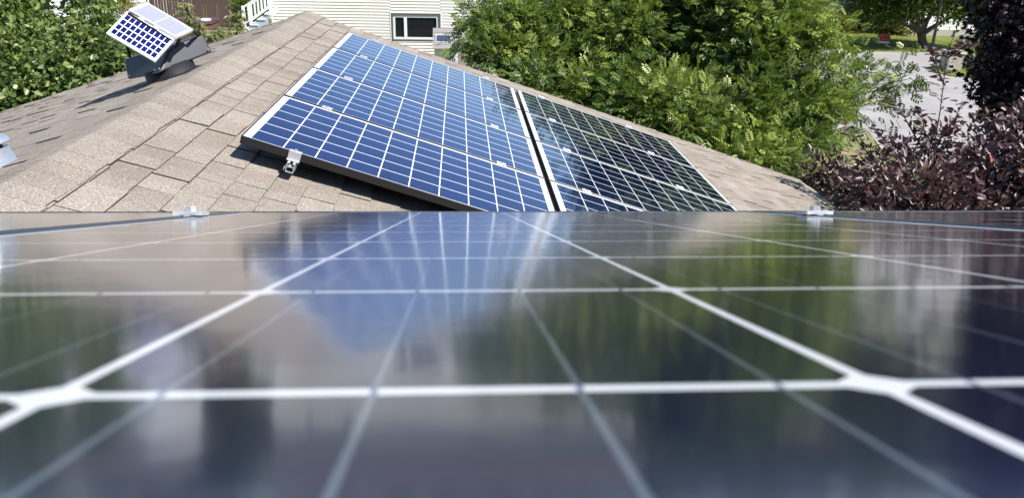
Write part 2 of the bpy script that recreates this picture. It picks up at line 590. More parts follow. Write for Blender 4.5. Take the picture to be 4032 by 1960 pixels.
# ridge cap: overlapping bent pieces, each lapping the one nearer the camera
mb = MB()
r = random.Random(9)
y = Y0
o1, d1, n1 = slope_frame(1)
o2, d2, n2 = slope_frame(-1)
while y < Y1:
    e = 0.142 + r.uniform(-0.006, 0.006)
    t = min(1, max(0, r.gauss(0.66, 0.06)))
    t = t - 0.30 * max(0, math.sin(y * 13 + math.sin(y * 3.1) * 2)) 
    wr = 0.178 + r.uniform(-0.004, 0.006)
    wl = 0.175 + r.uniform(-0.006, 0.006)
    ya, yb = y, min(y + e + 0.02, Y1 + 0.01)
    sag = r.uniform(-0.001, 0.002)
    prof = []
    for yy, h in ((ya, 0.0205 + sag * .5), (yb, 0.0195)):
        row = [o2 + d2 * wl + EY * yy + n2 * (h - 0.006), o2 + d2 * 0.09 + EY * yy + n2 * h, o2 + d2 * 0.03 + EY * yy + n2 * (h - 0.001),
               o1 + EY * yy + Vector((0, 0, h - 0.004)), o1 + d1 * 0.03 + EY * yy + n1 * (h - 0.001), o1 + d1 * 0.09 + EY * yy + n1 * h, o1 + d1 * wr + EY * yy + n1 * (h - 0.006)]
        prof.append(row)
    for i in range(6):
        tt = t
        mb.face([prof[0][i], prof[0][i + 1], prof[1][i + 1], prof[1][i]], tt)
        a_, b_ = prof[0][i], prof[0][i + 1]
        mb.face([a_ - Vector((0, 0, 0.003)), b_ - Vector((0, 0, 0.003)), b_, a_], t)
    for i, nn in ((0, n2), (6, n1)):
        a_, b_ = prof[0][i], prof[1][i]
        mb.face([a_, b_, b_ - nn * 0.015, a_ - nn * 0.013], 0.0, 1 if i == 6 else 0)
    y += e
parent_keep(mb.build('ridge_cap', [M['cap'], M['underlay_gap_shade']]), house)

# walls of the low wing
mb = MB()
xe = SL * math.cos(B)
ez = RZ - SL * math.sin(B)
mb.box(RX - xe + 0.4, RX + xe - 0.4, Y0, Y1 - 0.35, G, ez - 0.1)
A1, A2, A3 = Vector((RX - xe + 0.4, 0, ez - 0.1)), Vector((RX + xe - 0.4, 0, ez - 0.1)), Vector((RX, 0, RZ - 0.16))
for yy in (Y1 - 0.36,):
    mb.face([A1 + EY * yy, A2 + EY * yy, A3 + EY * yy])
parent_keep(mb.build('wall', M['siding']), house)

# upper roof, the plane the camera rests over
PA = 0.3101
DA = Vector((0, math.cos(PA), -math.sin(PA)))
NA = Vector((0, math.sin(PA), math.cos(PA)))
EX = Vector((1, 0, 0))
HC = 0.0374
upper = MB()
ha = -HC - 0.13
r = random.Random(21)
s = -3.0
while s < 1.88:
    x = -6.0 - r.random() * 0.3
    while x < 6.5:
        w = r.choice((0.24, 0.27, 0.3, 0.33))
        t = min(1, max(0, r.gauss(0.5, 0.2)))
        q = lambda ss, xx, h: EX * xx + DA * ss + NA * (ha + h)
        a0, a1, b1, b0 = q(s, x + .002, 0), q(s, x + w - .002, 0), q(s + .15, x + w - .002, .007), q(s + .15, x + .002, .007)
        upper.face([a0, a1, b1, b0][::-1], t)
        upper.face([b0, b1, q(s + .15, x + w - .002, -.002), q(s + .15, x + .002, -.002)], 0)
        x += w
    s += .15
up = parent_keep(upper.build('roof', M['shingle']), house)
mb = MB()
mb.box(-6.0, 6.5, -3.0, 1.88, ha - 0.05, ha - 0.005, ax=(Vector((0, 0, 0)), EX, DA, NA))
parent_keep(mb.build('roof_deck', M['underlay_gap_shade']), up)
mb = MB()
pe = DA * 1.885 + NA * (ha - 0.03)
mb.box(-6.0, 6.5, pe.y - 0.02, pe.y, pe.z - 0.12, pe.z)
parent_keep(mb.build('fascia', M['taupe_wall']), house)
mb = MB()
mb.box(-5.7, 6.2, -3.0, 1.33, G, -0.62)
parent_keep(mb.build('wall', M['siding']), house)


# ---------------------------------------------------------------- solar panels
PL, PW, FH, LIP = 1.65, 0.992, 0.040, 0.0075


def frame_mb():
    mb = MB()
    a, b = PL / 2, PW / 2
    for s in (-1, 1):
        mb.box(-a, a, *sorted((s * b, s * (b - LIP))), -FH, 0.0)
        mb.box(*sorted((s * a, s * (a - LIP))), -b + LIP, b - LIP, -FH, -0.0004)
    return mb


def make_panel(label, group, mat, framemat, cellmat):
    t = thing('solar_panel', label, 'solar panel', group=group, mat=mat)
    f = frame_mb().build('frame', framemat, t)
    bevel(f, 0.0012)
    mb = MB()
    mb.box(-PL / 2 + LIP, PL / 2 - LIP, -PW / 2 + LIP, PW / 2 - LIP, -0.0065, -0.0018)
    mb.build('glass', cellmat, t)
    return t


def copy_tree(src, mat, label):
    c = src.copy(); COL.objects.link(c)
    c.matrix_world = mat
    c['label'] = label
    for ch in src.children:
        d = ch.copy(); COL.objects.link(d); d.parent = c
        d.matrix_parent_inverse = ch.matrix_parent_inverse
    return c


def frame_matrix(o, ex, ey, ez):
    return Matrix(((ex.x, ey.x, ez.x, o.x), (ex.y, ey.y, ez.y, o.y), (ex.z, ey.z, ez.z, o.z), (0, 0, 0, 1)))


CG, RG = 0.0276, 0.02
rows = ['nearest', 'second nearest', 'third nearest', 'farthest']
first = None
for c in range(2):
    for k in range(4):
        org = O + US * (PL / 2 + c * (PL + CG)) + EY * (PW / 2 + k * (PW + RG))
        mt = frame_matrix(org, US, EY, NS)
        if c == 0:
            lb = f'blue solar panel in the column by the ridge, {rows[k]} of its four'
        else:
            lb = f'dark solar panel in the column by the eave, {rows[k]} of its four'
        if first is None:
            first = make_panel(lb, 'solar panels mounted on the lower roof', mt, M['black_frame'], M['cell_far'])
        else:
            copy_tree(first, mt, lb)

AX, AY = -0.0751, 0.1521
xc = AX + 1 * 0.1567                                          # column line in the middle of the six
dc = AY + 4 * 0.1567                                          # row line in the middle of the ten
nearp = None
NXG = 0.012
for i, lb in ((0, 'large glossy solar panel filling the foreground, with thick blurred white cell lines'), (-1, 'solar panel left of the foreground panel, beyond a dark gap'), (1, 'solar panel right of the foreground panel, beyond a dark gap')):
    org = EX * (xc + i * (PW + NXG)) + DA * dc - NA * (HC - 0.0018)
    mt = frame_matrix(org, DA, -EX, NA)
    if nearp is None:
        nearp = make_panel(lb, 'solar panels on the upper roof under the camera', mt, M['grey_frame'], M['cell_near'])
    else:
        copy_tree(nearp, mt, lb)


# ---------------------------------------------------------------- rails and clamps
def rail_mb(L):
    """hollow T-slot rail, open front profile, along +y from 0 to L; top at z=0"""
    mb = MB()
    w, h, t = 0.038, 0.048, 0.0035
    for x0, x1, z0, z1 in ((-w / 2, -w / 2 + t, -h, 0), (w / 2 - t, w / 2, -h, 0), (-w / 2 + t, w / 2 - t, -h, -h + t), (-w / 2 + t, -0.007, -t, 0), (0.007, w / 2 - t, -t, 0), (-w / 2 + t, w / 2 - t, -0.022, -0.022 + t), (-w / 2 - 0.010, -w / 2, -0.030, -0.027), (-w / 2 - 0.010, -w / 2 - 0.007, -0.043, -0.030)):
        mb.box(x0, x1, 0, L, z0, z1)
    return mb


def foot(t, x, y, z0, z1):
    mb = MB()
    mb.box(x + 0.020, x + 0.026, y - 0.02, y + 0.02, z0, z1)
    mb.box(x + 0.020, x + 0.08, y - 0.02, y + 0.02, z0, z0 + 0.006)
    mb.build('foot', M['alu'], t)


RU = [0.262, 1.36, 1.932, 2.865]
rn = ['first', 'second', 'third', 'fourth']
for i, u_ in enumerate(RU):
    v0 = -0.065 if i == 0 else 0.04
    vend = 4.10
    mt = frame_matrix(O + US * u_ + EY * v0 - NS * FH, US, EY, NS)
    t = thing('mounting_rail', f'silver aluminium rail under the roof array, {rn[i]} from the ridge', 'rail', group='rails under the lower roof array', mat=mt)
    rail_mb(vend - v0).build('rail', M['alu'], t)
    for q in (0.35, 1.5, 2.7, 3.7):
        foot(t, 0, q, -HP + FH + 0.008, -0.012)


def hexbolt(mb, x, y, z0, r_, h):
    p = []
    for zz in (z0, z0 + h):
        p.append([(x + r_ * math.cos(math.pi / 3 * k + 0.3), y + r_ * math.sin(math.pi / 3 * k + 0.3), zz) for k in range(6)])
    for k in range(6):
        mb.face([p[0][k], p[0][(k + 1) % 6], p[1][(k + 1) % 6], p[1][k]])
    mb.face(p[1])


def mid_clamp(label, mt, group, plate=None):
    t = thing('panel_clamp', label, 'clamp', group=group, mat=mt)
    mb = MB()
    if plate is None:
        mb.box(-0.030, 0.030, -0.020, 0.020, 0.0015, 0.0055)
        mb.box(-0.030, 0.030, -0.0065, 0.0065, -0.03, 0.0015)
        mb.box(-0.030, 0.030, -0.020, -0.016, 0.0055, 0.0075)
        mb.box(-0.030, 0.030, 0.016, 0.020, 0.0055, 0.0075)
    else:
        mb.box(-0.030, 0.030, -0.004, 0.012, 0.0012, 0.0055)
        mb.box(-0.030, 0.030, -0.012, -0.004, -0.042, 0.0055)
        mb.box(-0.030, 0.030, -0.034, -0.012, -0.040, -0.034)
    bd = mb.build('clamp_body', M['alu'], t)
    bevel(bd, 0.0008)
    mb = MB()
    hexbolt(mb, 0, 0, 0.0056, 0.0085, 0.0075)
    hb = mb.build('bolt', M['steel'], t)
    return t


mc = None
ends = ['', 'between nearest and second panels', 'between the two middle panels', 'between third and farthest panels', 'at the far array edge']
for i, u_ in enumerate(RU):
    for k in range(0, 5):
        if k == 0:
            if i == 0:
                mt = frame_matrix(O + US * u_ + EY * 0.0, US, EY, NS)
                mid_clamp('silver end clamp on the rail stub at the near edge of the array', mt, 'clamps on the lower roof array', plate=1)
            continue
        if i == 3 and k == 1: continue
        v = k * (PW + RG) - RG / 2 if k < 4 else 4 * PW + 3 * RG + 0.006
        mt = frame_matrix(O + US * u_ + EY * v, US, EY, NS)
        lb = f'small silver clamp {ends[k]}, {rn[i]} rail from the ridge'
        if mc is None:
            mc = mid_clamp(lb, mt, 'clamps on the lower roof array')
        else:
            copy_tree(mc, mt, lb)
for X, lb in ((AX - 2 * 0.1567 - 0.026 - NXG / 2, 'silver clamp with hex bolt in the gap left of the foreground panel'), (AX + 4 * 0.1567 + 0.026 + NXG / 2, 'silver clamp with hex bolt in the gap right of the foreground panel')):
    mt = frame_matrix(EX * X + DA * 1.30 - NA * (HC - 0.0018), -DA, EX, NA)
    t = thing('panel_clamp', lb, 'clamp', group='clamps between the upper roof panels', mat=mt)
    mb = MB()
    mb.box(-0.020, 0.020, -0.022, 0.022, 0.0006, 0.0065)
    mb.box(-0.022, 0.022, -0.005, 0.005, -0.03, 0.0006)
    bevel(mb.build('clamp_body', M['alu'], t), 0.0006)
    mb = MB(); hexbolt(mb, 0, 0, 0.0066, 0.0082, 0.0080); mb.build('bolt', M['steel'], t)
for q, lb in ((0.35, 'aluminium rail under the upper roof panels, nearer the camera'), (1.30, 'aluminium rail under the upper roof panels, nearer the eave')):
    mt = frame_matrix(EX * (-1.45) + DA * q - NA * (HC + FH), DA, EX, NA)
    t = thing('mounting_rail', lb, 'rail', group='rails under the upper roof panels', mat=mt)
    rail_mb(3.1).build('rail', M['alu'], t)
    for e_ in (0.3, 1.5, 2.8): foot(t, 0, e_, -0.13 + FH + 0.006, -0.012)

# ---------------------------------------------------------------- solar attic fan on the far slope
o2, d2, n2 = slope_frame(-1)
fanx = Vector((-1.985, 5.80, 0)); fanx.z = RZ - (RX - fanx.x) * math.tan(B)
fan = thing('attic_fan', 'black solar attic fan with two small solar panels beside the roof ridge', 'attic fan', fanx)
bpy.context.view_layer.update()


def lathe(prof, origin, axis, n=32, a=0.5):
    mb = MB()
    ax = axis.normalized()
    x = ax.cross(Vector((0, 1, 0.2))).normalized()
    y = ax.cross(x)
    rings = []
    for rr, h in prof:
        b = len(mb.v)
        for k in range(n):
            t = 2 * math.pi * k / n
            mb.v.append(tuple(origin + ax * h + (x * math.cos(t) + y * math.sin(t)) * rr))
        rings.append(b)
    for i in range(len(rings) - 1):
        for k in range(n):
            mb.f.append((rings[i] + k, rings[i] + (k + 1) % n, rings[i + 1] + (k + 1) % n, rings[i + 1] + k)); mb.a.append(a); mb.m.append(0)
    mb.f.append(tuple(range(rings[-1], rings[-1] + n))); mb.a.append(a); mb.m.append(0)
    return mb


parent_keep(lathe([(0.21, 0.004), (0.21, 0.009), (0.180, 0.011), (0.172, 0.02), (0.166, 0.085)], fanx, n2).build('pedestal', M['black_paint_shade'], None, True), fan)  # darker than the hood: shade under its overhang put into the coat
YF = 5.9
L_, C_, R_ = at(503, 316, YF), at(622, 291, YF - .33), at(838, 206, YF)
TL, TC, TR = at(486, 236, YF), at(672, 182, YF - .18), at(800, 134, YF + .02)
Bk, TBk = L_ + R_ - C_, TL + TR - TC
mb = MB()
# shroud: four folded sheets with thickness and a lid
mb.hexa([L_, C_, R_, Bk, TL, TC, TR, TBk])
hd = parent_keep(mb.build('hood', plain('dark_grey_hood', (0.032, 0.034, 0.040), 0.42, 0, 0.15, 8)), fan)
bevel(hd, 0.016, 4)
hd.data.polygons.foreach_set('use_smooth', [True] * len(hd.data.polygons))
hd.modifiers['bevel'].harden_normals = True
for p in (L_.lerp(C_, .93), C_.lerp(R_, .04), C_.lerp(R_, .93), L_.lerp(C_, .1)):
    mb = MB()
    q = p + Vector((0.0, -0.004, 0.03))
    mb.tube([q, q + Vector((0.0, -0.01, 0.0))], [0.006, 0.006], 6)
    parent_keep(mb.build('screw', M['steel']), hd)

q1 = [Vector(p) for p in ((-2.244, 5.45, -0.682), (-1.946, 5.394, -0.848), (-1.852, 5.535, -0.726), (-2.149, 5.591, -0.560))]
q2 = [Vector(p) for p in ((-2.141, 5.601, -0.550), (-1.843, 5.545, -0.716), (-1.790, 5.745, -0.688), (-2.087, 5.801, -0.522))]
for q, cm, lb in ((q1, M['mini_cell'], 'small panel with blue cells facing the camera'), (q2, M['stripe'], 'small pale panel with fine dark stripes')):
    e1 = (q[1] - q[0]).normalized(); e2 = (q[3] - q[0]).normalized(); e3 = e1.cross(e2)
    c_ = (q[0] + q[2]) / 2
    w, h = (q[1] - q[0]).length, (q[3] - q[0]).length
    mt = frame_matrix(c_, e1, e2, e3)
    pn = bpy.data.objects.new('mini_panel', None)
    mb = MB()
    mb.box(-w / 2 + .012, w / 2 - .012, -h / 2 + .012, h / 2 - .012, -0.004, -0.001)
    gl_ = mb.build('mini_panel', cm)
    gl_.matrix_world = mt
    bpy.context.view_layer.update()
    parent_keep(gl_, fan)
    tag(gl_, lb)
    bpy.data.objects.remove(pn)
    mb = MB()
    for s in (-1, 1):
        mb.box(-w / 2, w / 2, *sorted((s * h / 2, s * (h / 2 - .012))), -0.018, 0.0)
        mb.box(*sorted((s * w / 2, s * (w / 2 - .012))), -h / 2 + .012, h / 2 - .012, -0.018, -0.0003)
    mb.box(-w / 2 + .012, w / 2 - .012, -h / 2 + .012, h / 2 - .012, -0.012, -0.0075)
    fr = mb.build('frame', M['white_frame'], gl_)
# hinge strip, tabs, struts
V3 = Vector
for a_, b_, w_, h_ in ((q1[3] + V3((0.01, .0, -.012)), q1[2] + V3((-.01, 0, -.012)), 0.03, 0.012),
                       (q1[0].lerp(q1[3], .5) + V3((.03, 0, -.02)), at(512, 226, 5.75), 0.018, 0.006),
                       (q2[1].lerp(q2[2], .2) + V3((0, 0, -.015)), TC + V3((.03, 0, -.01)), 0.02, 0.008),
                       (q2[2] + V3((0, 0, -.015)), TR + V3((-.03, 0.0, -.01)), 0.02, 0.01),
                       (q2[3] + V3((0, 0, -.015)), TL.lerp(TBk, .6), 0.02, 0.01),
                       (q1[1].lerp(q1[2], .5) + V3((-.02, 0, -.02)), TC + V3((0, 0, -.01)), 0.03, 0.006)):
    mb = MB(); mb.bar(a_, b_, w_, h_)
    parent_keep(mb.build('bracket', M['black_paint_shade']), fan)
for f_ in (.24, .55):
    mb = MB()
    c_ = q1[3].lerp(q1[2], f_)
    mb.bar(c_, c_ + (q1[2] - q1[3]).normalized() * .035, 0.022, 0.006)
    parent_keep(mb.build('hinge_tab', M['white_frame']), fan)

# roof jack at the left edge
vb_ = Vector((-2.055, 3.62, 0)); vb_.z = RZ - (RX - vb_.x) * math.tan(B)
vent = thing('roof_vent', 'shiny galvanised roof vent with a conical cap at the left edge', 'roof vent', vb_)
bpy.context.view_layer.update()
ax_ = (n2 + Vector((0, 0, 1))).normalized()
parent_keep(lathe([(0.125, 0.0), (0.12, 0.012), (0.085, 0.018), (0.07, 0.085)], vb_, ax_).build('flashing', M['galv'], None, True), vent)
parent_keep(lathe([(0.05, 0.08), (0.05, 0.105)], vb_, ax_).build('pipe', M['black_paint_shade'], None, True), vent)  # black here stands in for the shadow band below the cap
parent_keep(lathe([(0.04, 0.104), (0.088, 0.105), (0.09, 0.112), (0.07, 0.135), (0.03, 0.155), (0.008, 0.16)], vb_, ax_).build('cap', M['galv'], None, True), vent)


# ---------------------------------------------------------------- neighbour house with lap siding
def lap_wall(mb, x0, x1, y, z0, z1, lap=0.1, out=0.020, face=-1):
    z = z0
    while z < z1 - 0.001:
        zt = min(z + lap, z1)
        mb.face([(x0, y + face * out, z), (x1, y + face * out, z), (x1, y, zt), (x0, y, zt)])
        mb.face([(x0, y, z), (x1, y, z), (x1, y + face * out, z), (x0, y + face * out, z)])
        z = zt


def window(parent, x0, x1, z0, z1, y, split, outer='dark_trim', reveal=0.06):
    w = 0.07
    mb = MB()
    mb.box(x0, x1, y - 0.02, y + 0.1, z1 - w, z1)
    mb.box(x0, x1, y - 0.02, y + 0.1, z0, z0 + w * .8)
    mb.box(x0, x0 + w, y - 0.02, y + 0.1, z0 + w * .8, z1 - w)
    mb.box(x1 - w, x1, y - 0.02, y + 0.1, z0 + w * .8, z1 - w)
    wn_ = parent_keep(mb.build('window', M[outer]), parent)
    X0, X1, Z0, Z1 = x0 + w, x1 - w, z0 + w * .8, z1 - w
    t = 0.07
    mb = MB()
    mb.box(X0, X1, y + 0.005, y + 0.09, Z1 - t, Z1)
    mb.box(X0, X1, y + 0.005, y + 0.09, Z0, Z0 + t)
    mb.box(X0, X0 + t, y + 0.005, y + 0.09, Z0 + t, Z1 - t)
    mb.box(X1 - t, X1, y + 0.005, y + 0.09, Z0 + t, Z1 - t)
    if split:
        xm = X0 + (X1 - X0) * split
        mb.box(xm - .05, xm + .05, y + 0.003, y + 0.09, Z0 + t, Z1 - t)
    parent_keep(mb.build('frame', M['white_trim']), wn_)
    mb = MB()
    mb.box(X0 + t, X1 - t, y + 0.05, y + 0.06, Z0 + t, Z1 - t)
    parent_keep(mb.build('pane', M['glass']), wn_)


YW = 29.0
hx0 = at(1062, 60, YW).x
nb = thing('neighbour_house', 'cream lap-sided house with a dark sliding window behind the roof ridge', 'house', (hx0 + 5, YW, G))
bpy.context.view_layer.update()
wx0, wx1 = at(1540, 100, YW).x, at(1735, 100, YW).x
wz1, wz0 = at(1640, 54, YW).z, at(1640, 163, YW).z
mb = MB()
TOPW = 0.35
lap_wall(mb, hx0 + .1, wx0, YW, G + .3, TOPW)
lap_wall(mb, wx1, hx0 + 12.5, YW, G + .3, TOPW)
k0 = math.ceil((wz0 - (G + .3)) / .1)
lap_wall(mb, wx0, wx1, YW, G + .3, wz0)
lap_wall(mb, wx0, wx1, YW, wz1, TOPW)
mb.box(hx0 + .1, hx0 + 12.5, YW + .12, YW + 8, G, TOPW)
parent_keep(mb.build('wall', M['siding']), nb)
mb = MB()
mb.box(hx0, hx0 + .1, YW - .02, YW + .2, G, TOPW)
parent_keep(mb.build('corner_trim', M['white_trim']), nb)
mb = MB()
mb.box(wx0 - .03, wx0, YW - .025, YW + .02, wz0 - .03, wz1 + .03)
mb.box(wx1, wx1 + .03, YW - .025, YW + .02, wz0 - .03, wz1 + .03)
mb.box(wx0 - .03, wx1 + .03, YW - .028, YW + .02, wz1 + .001, wz1 + .04)
parent_keep(mb.build('window_casing', M['white_trim']), nb)
window(nb, wx0, wx1, wz0, wz1, YW, .27)
window(nb, hx0 + 1.2, hx0 + 2.6, -1.6, -.5, YW - .03, .5)
mb = MB()
mb.hexa([(hx0 - .5, YW - .5, TOPW), (hx0 + 13, YW - .5, TOPW), (hx0 + 13, YW + 8.5, TOPW), (hx0 - .5, YW + 8.5, TOPW),
         (hx0 - .5, YW + 3.8, TOPW + 1.3), (hx0 + 13, YW + 3.8, TOPW + 1.3), (hx0 + 13, YW + 4.2, TOPW + 1.3), (hx0 - .5, YW + 4.2, TOPW + 1.3)])
parent_keep(mb.build('roof', M['asphalt']), nb)
# annex bay right of the shed
ax0, ax1, ax2 = at(1788, 250, 27.6).x, at(1912, 250, 27.6).x, at(2150, 250, 27.6).x
mb = MB(); mb.box(ax0, ax1, 27.6, 28.98, G, -3.6)
parent_keep(mb.build('bay_wall', M['taupe_wall']), nb)
mb = MB(); mb.box(ax1, ax1 + .09, 27.55, 27.8, G, -3.6)
mb.box(ax1 + .13, ax1 + .2, 27.5, 27.62, G, -3.6)
mb.box(ax1 + .2, ax2, 27.4, 27.45, at(1950, 291, 27.5).z, at(1950, 287, 27.5).z)
for k in range(5):
    xx = ax1 + .3 + k * .35
    mb.box(xx, xx + .06, 27.38, 27.45, G, at(1950, 291, 27.5).z)
parent_keep(mb.build('porch_rail', M['white_trim']), nb)
mb = MB(); lap_wall(mb, ax1 + .22, ax2, 27.7, G + .5, -3.3)
parent_keep(mb.build('porch_wall', M['siding_white']), nb)

# garden shed
YS = 26.0
s0, s1 = at(1711, 200, YS).x, at(1787, 200, YS).x
rx0, rx1 = at(1704, 150, YS).x, at(1812, 150, YS).x
zr, ze = at(1760, 118, YS).z, at(1760, 190, YS).z
shed = thing('garden_shed', 'small resin garden shed with grey roof, skylight and arched white window', 'shed', ((s0 + s1) / 2, YS + .5, G))
bpy.context.view_layer.update()
mb = MB(); mb.box(s0, s1 + .12, YS, YS + .9, G, ze + .02)
for zz in np.arange(G + .25, ze, .25): mb.box(s0 - .004, s1 + .124, YS - .006, YS, zz, zz + .2)
parent_keep(mb.build('wall', M['shed_wall']), shed)
mb = MB()
n_st = 5
for k in range(n_st):
    za, zb = ze + (zr - ze) * k / n_st, ze + (zr - ze) * (k + 1) / n_st
    ya, yb = YS - .15 + .9 * k / n_st * .5, YS - .15 + .9 * (k + 1) / n_st * .5
    mb.hexa([(rx0, ya - .012, za - .02), (rx1, ya - .012, za - .02), (rx1, yb + .05, zb - .05), (rx0, yb + .05, zb - .05), (rx0, ya - .012, za + .006), (rx1, ya - .012, za + .006), (rx1, yb, zb), (rx0, yb, zb)])
mb.hexa([(rx0, YS + .3, zr), (rx1, YS + .3, zr), (rx1, YS + 1.1, ze), (rx0, YS + 1.1, ze), (rx0, YS + .3, zr + .02), (rx1, YS + .3, zr + .02), (rx1, YS + 1.1, ze + .02), (rx0, YS + 1.1, ze + .02)])
parent_keep(mb.build('roof', M['shed_roof']), shed)
kx0, kx1 = at(1719, 153, YS).x, at(1772, 153, YS).x
zk0, zk1 = at(1745, 163, YS).z, at(1745, 143, YS).z
mb = MB()
fr_ = lambda z: YS - .15 + .45 * (z - ze) / (zr - ze)
mb.hexa([(kx0, fr_(zk0) - .03, zk0), (kx1, fr_(zk0) - .03, zk0), (kx1, fr_(zk0) + .05, zk0), (kx0, fr_(zk0) + .05, zk0), (kx0, fr_(zk1) - .03, zk1), (kx1, fr_(zk1) - .03, zk1), (kx1, fr_(zk1) + .05, zk1), (kx0, fr_(zk1) + .05, zk1)])
parent_keep(mb.build('skylight', M['skylight']), shed)
mb = MB()
mb.tube([(kx0 - .02, fr_(zk1) - .035, zk1 + .02), (kx1 + .02, fr_(zk1) - .035, zk1 + .02), (kx1 + .02, fr_(zk0) - .035, zk0 - .02), (kx0 - .02, fr_(zk0) - .035, zk0 - .02), (kx0 - .02, fr_(zk1) - .035, zk1 + .02)], [.014] * 5, 6)
parent_keep(mb.build('skylight_frame', M['white_trim']), shed)
# arched window
cx_, cz_ = at(1760, 232, YS).x, at(1760, 226, YS).z
mb = MB()
arc = [(cx_ + .13 * math.cos(t), YS - .02, cz_ + .13 * math.sin(t)) for t in np.linspace(0, math.pi, 9)]
mb.tube([(cx_ + .13, YS - .02, cz_ - .25)] + arc + [(cx_ - .13, YS - .02, cz_ - .25)], [.014] * 11, 5)
mb.tube([(cx_, YS - .02, cz_ - .25), (cx_, YS - .02, cz_ + .13)], [.014] * 2, 5)
parent_keep(mb.build('window_frame', M['taupe_wall']), shed)

# outdoor stairs with white railing
t0, t1 = at(1060, 42, 28.2), at(975, 105, 28.2)
st = thing('outdoor_stairs', 'white painted outdoor stairs with baluster railing beside the cream house', 'stairs', (t1.x, 28, G))
bpy.context.view_layer.update()
sx0, sx1 = t1.x - 1.6, t0.x
slope = (t0.z - t1.z) / (t0.x - t1.x)
zst = lambda x: t1.z + slope * (x - t1.x)
mb = MB()
x = sx0
while x < sx1:
    mb.box(x, x + .27, 27.9, 28.8, zst(x) - .04, zst(x))
    mb.box(x + .24, x + .27, 27.95, 28.8, zst(x), zst(x) + slope * .25 - .04)
    x += .25
parent_keep(mb.build('step', M['white_trim']), st)
mb = MB()
mb.hexa([(sx0, 27.93, zst(sx0) - .5), (sx1, 27.93, zst(sx1) - .5), (sx1, 27.97, zst(sx1) - .5), (sx0, 27.97, zst(sx0) - .5), (sx0, 27.93, zst(sx0) - .06), (sx1, 27.93, zst(sx1) - .06), (sx1, 27.97, zst(sx1) - .06), (sx0, 27.97, zst(sx0) - .06)])
mb.box(sx0, sx0 + .1, 27.9, 28.8, G, zst(sx0))
mb.box(sx1 - .1, sx1, 27.95, 28.8, G, zst(sx1) - .5)
parent_keep(mb.build('stringer', M['stair_side']), st)
hr = .62
for yy in (27.9, 28.8):
    mb = MB()
    mb.bar((t1.x - .02, yy, zst(t1.x) + hr), (sx1, yy, zst(sx1) + hr), .06, .05)
    mb.bar((t1.x, yy, zst(t1.x) + .12), (sx1, yy, zst(sx1) + .12), .04, .04)
    mb.box(t1.x - .06, t1.x + .03, yy - .045, yy + .045, zst(t1.x) - .4, zst(t1.x) + hr + .06)
    x = t1.x + .12
    while x < sx1:
        mb.box(x, x + .035, yy - .018, yy + .018, zst(x) + .12, zst(x) + hr)
        x += .115
    parent_keep(mb.build('railing', M['white_trim']), st)

# ---------------------------------------------------------------- back yard on the left
fence = thing('board_fence', 'tall brown board fence with bright gaps behind the hot tub', 'fence', at(780, 60, 47.5) * 1.0)
fence.location.z = G
bpy.context.view_layer.update()
fx0, fx1 = -17.0, at(940, 50, 47.5).x
r = random.Random(4)
mb = MB()
x = fx0
while x < fx1:
    w = .135
    mb.box(x, x + w, 47.5 + r.uniform(-.004, .004), 47.52, G + .03, G + 1.85 + r.uniform(-.02, .02), a=r.random())
    x += w + r.choice((.006, .012, .022, .03))
parent_keep(mb.build('board', M['fence']), fence)
for zz in (.4, 1.5):
    mb = MB(); mb.box(fx0, fx1, 47.53, 47.57, G + zz, G + zz + .09)
    parent_keep(mb.build('cross_rail', M['fence']), fence)
x = fx0
while x < fx1 + .1:
    mb = MB(); mb.box(x, x + .1, 47.575, 47.67, G, G + 1.9); x += 2.4
    parent_keep(mb.build('post', M['fence']), fence)
mb = MB(); mb.box(fx1 + .02, fx1 + .14, 47.3, 47.45, G, G + 2.0)
parent_keep(mb.build('post', M['fence']), fence)
fence2 = thing('board_fence', 'dark short fence run with white slivers beside the stairs', 'fence', (fx1 + .6, 49, G))
bpy.context.view_layer.update()
mb = MB()
for k in range(6):
    mb.box(fx1 + .3 + k * .19, fx1 + .45 + k * .19, 46.5 + k * .4, 46.53 + k * .4, G, G + 1.9)
mb.box(fx1 + .25, fx1 + 1.5, 49.0, 49.05, G + 1.4, G + 1.5)
parent_keep(mb.build('board', M['fence']), fence2)

tubc = ground_at(745, 118)
tub = thing('hot_tub', 'brown hot tub with a maroon-brown cover by the fence', 'hot tub', (tubc.x, 42.2, G))
bpy.context.view_layer.update()
tx0, tx1 = at(668, 100, 41.5).x, at(832, 100, 41.5).x
c0 = .35


def octo(mb, x0, x1, y0, y1, z0, z1, c):
    p = [(x0 + c, y0), (x1 - c, y0), (x1, y0 + c), (x1, y1 - c), (x1 - c, y1), (x0 + c, y1), (x0, y1 - c), (x0, y0 + c)]
    mb.face([(a, b, z1) for a, b in p])
    for i in range(8):
        a, b = p[i], p[(i + 1) % 8]
        mb.face([(a[0], a[1], z0), (b[0], b[1], z0), (b[0], b[1], z1), (a[0], a[1], z1)])


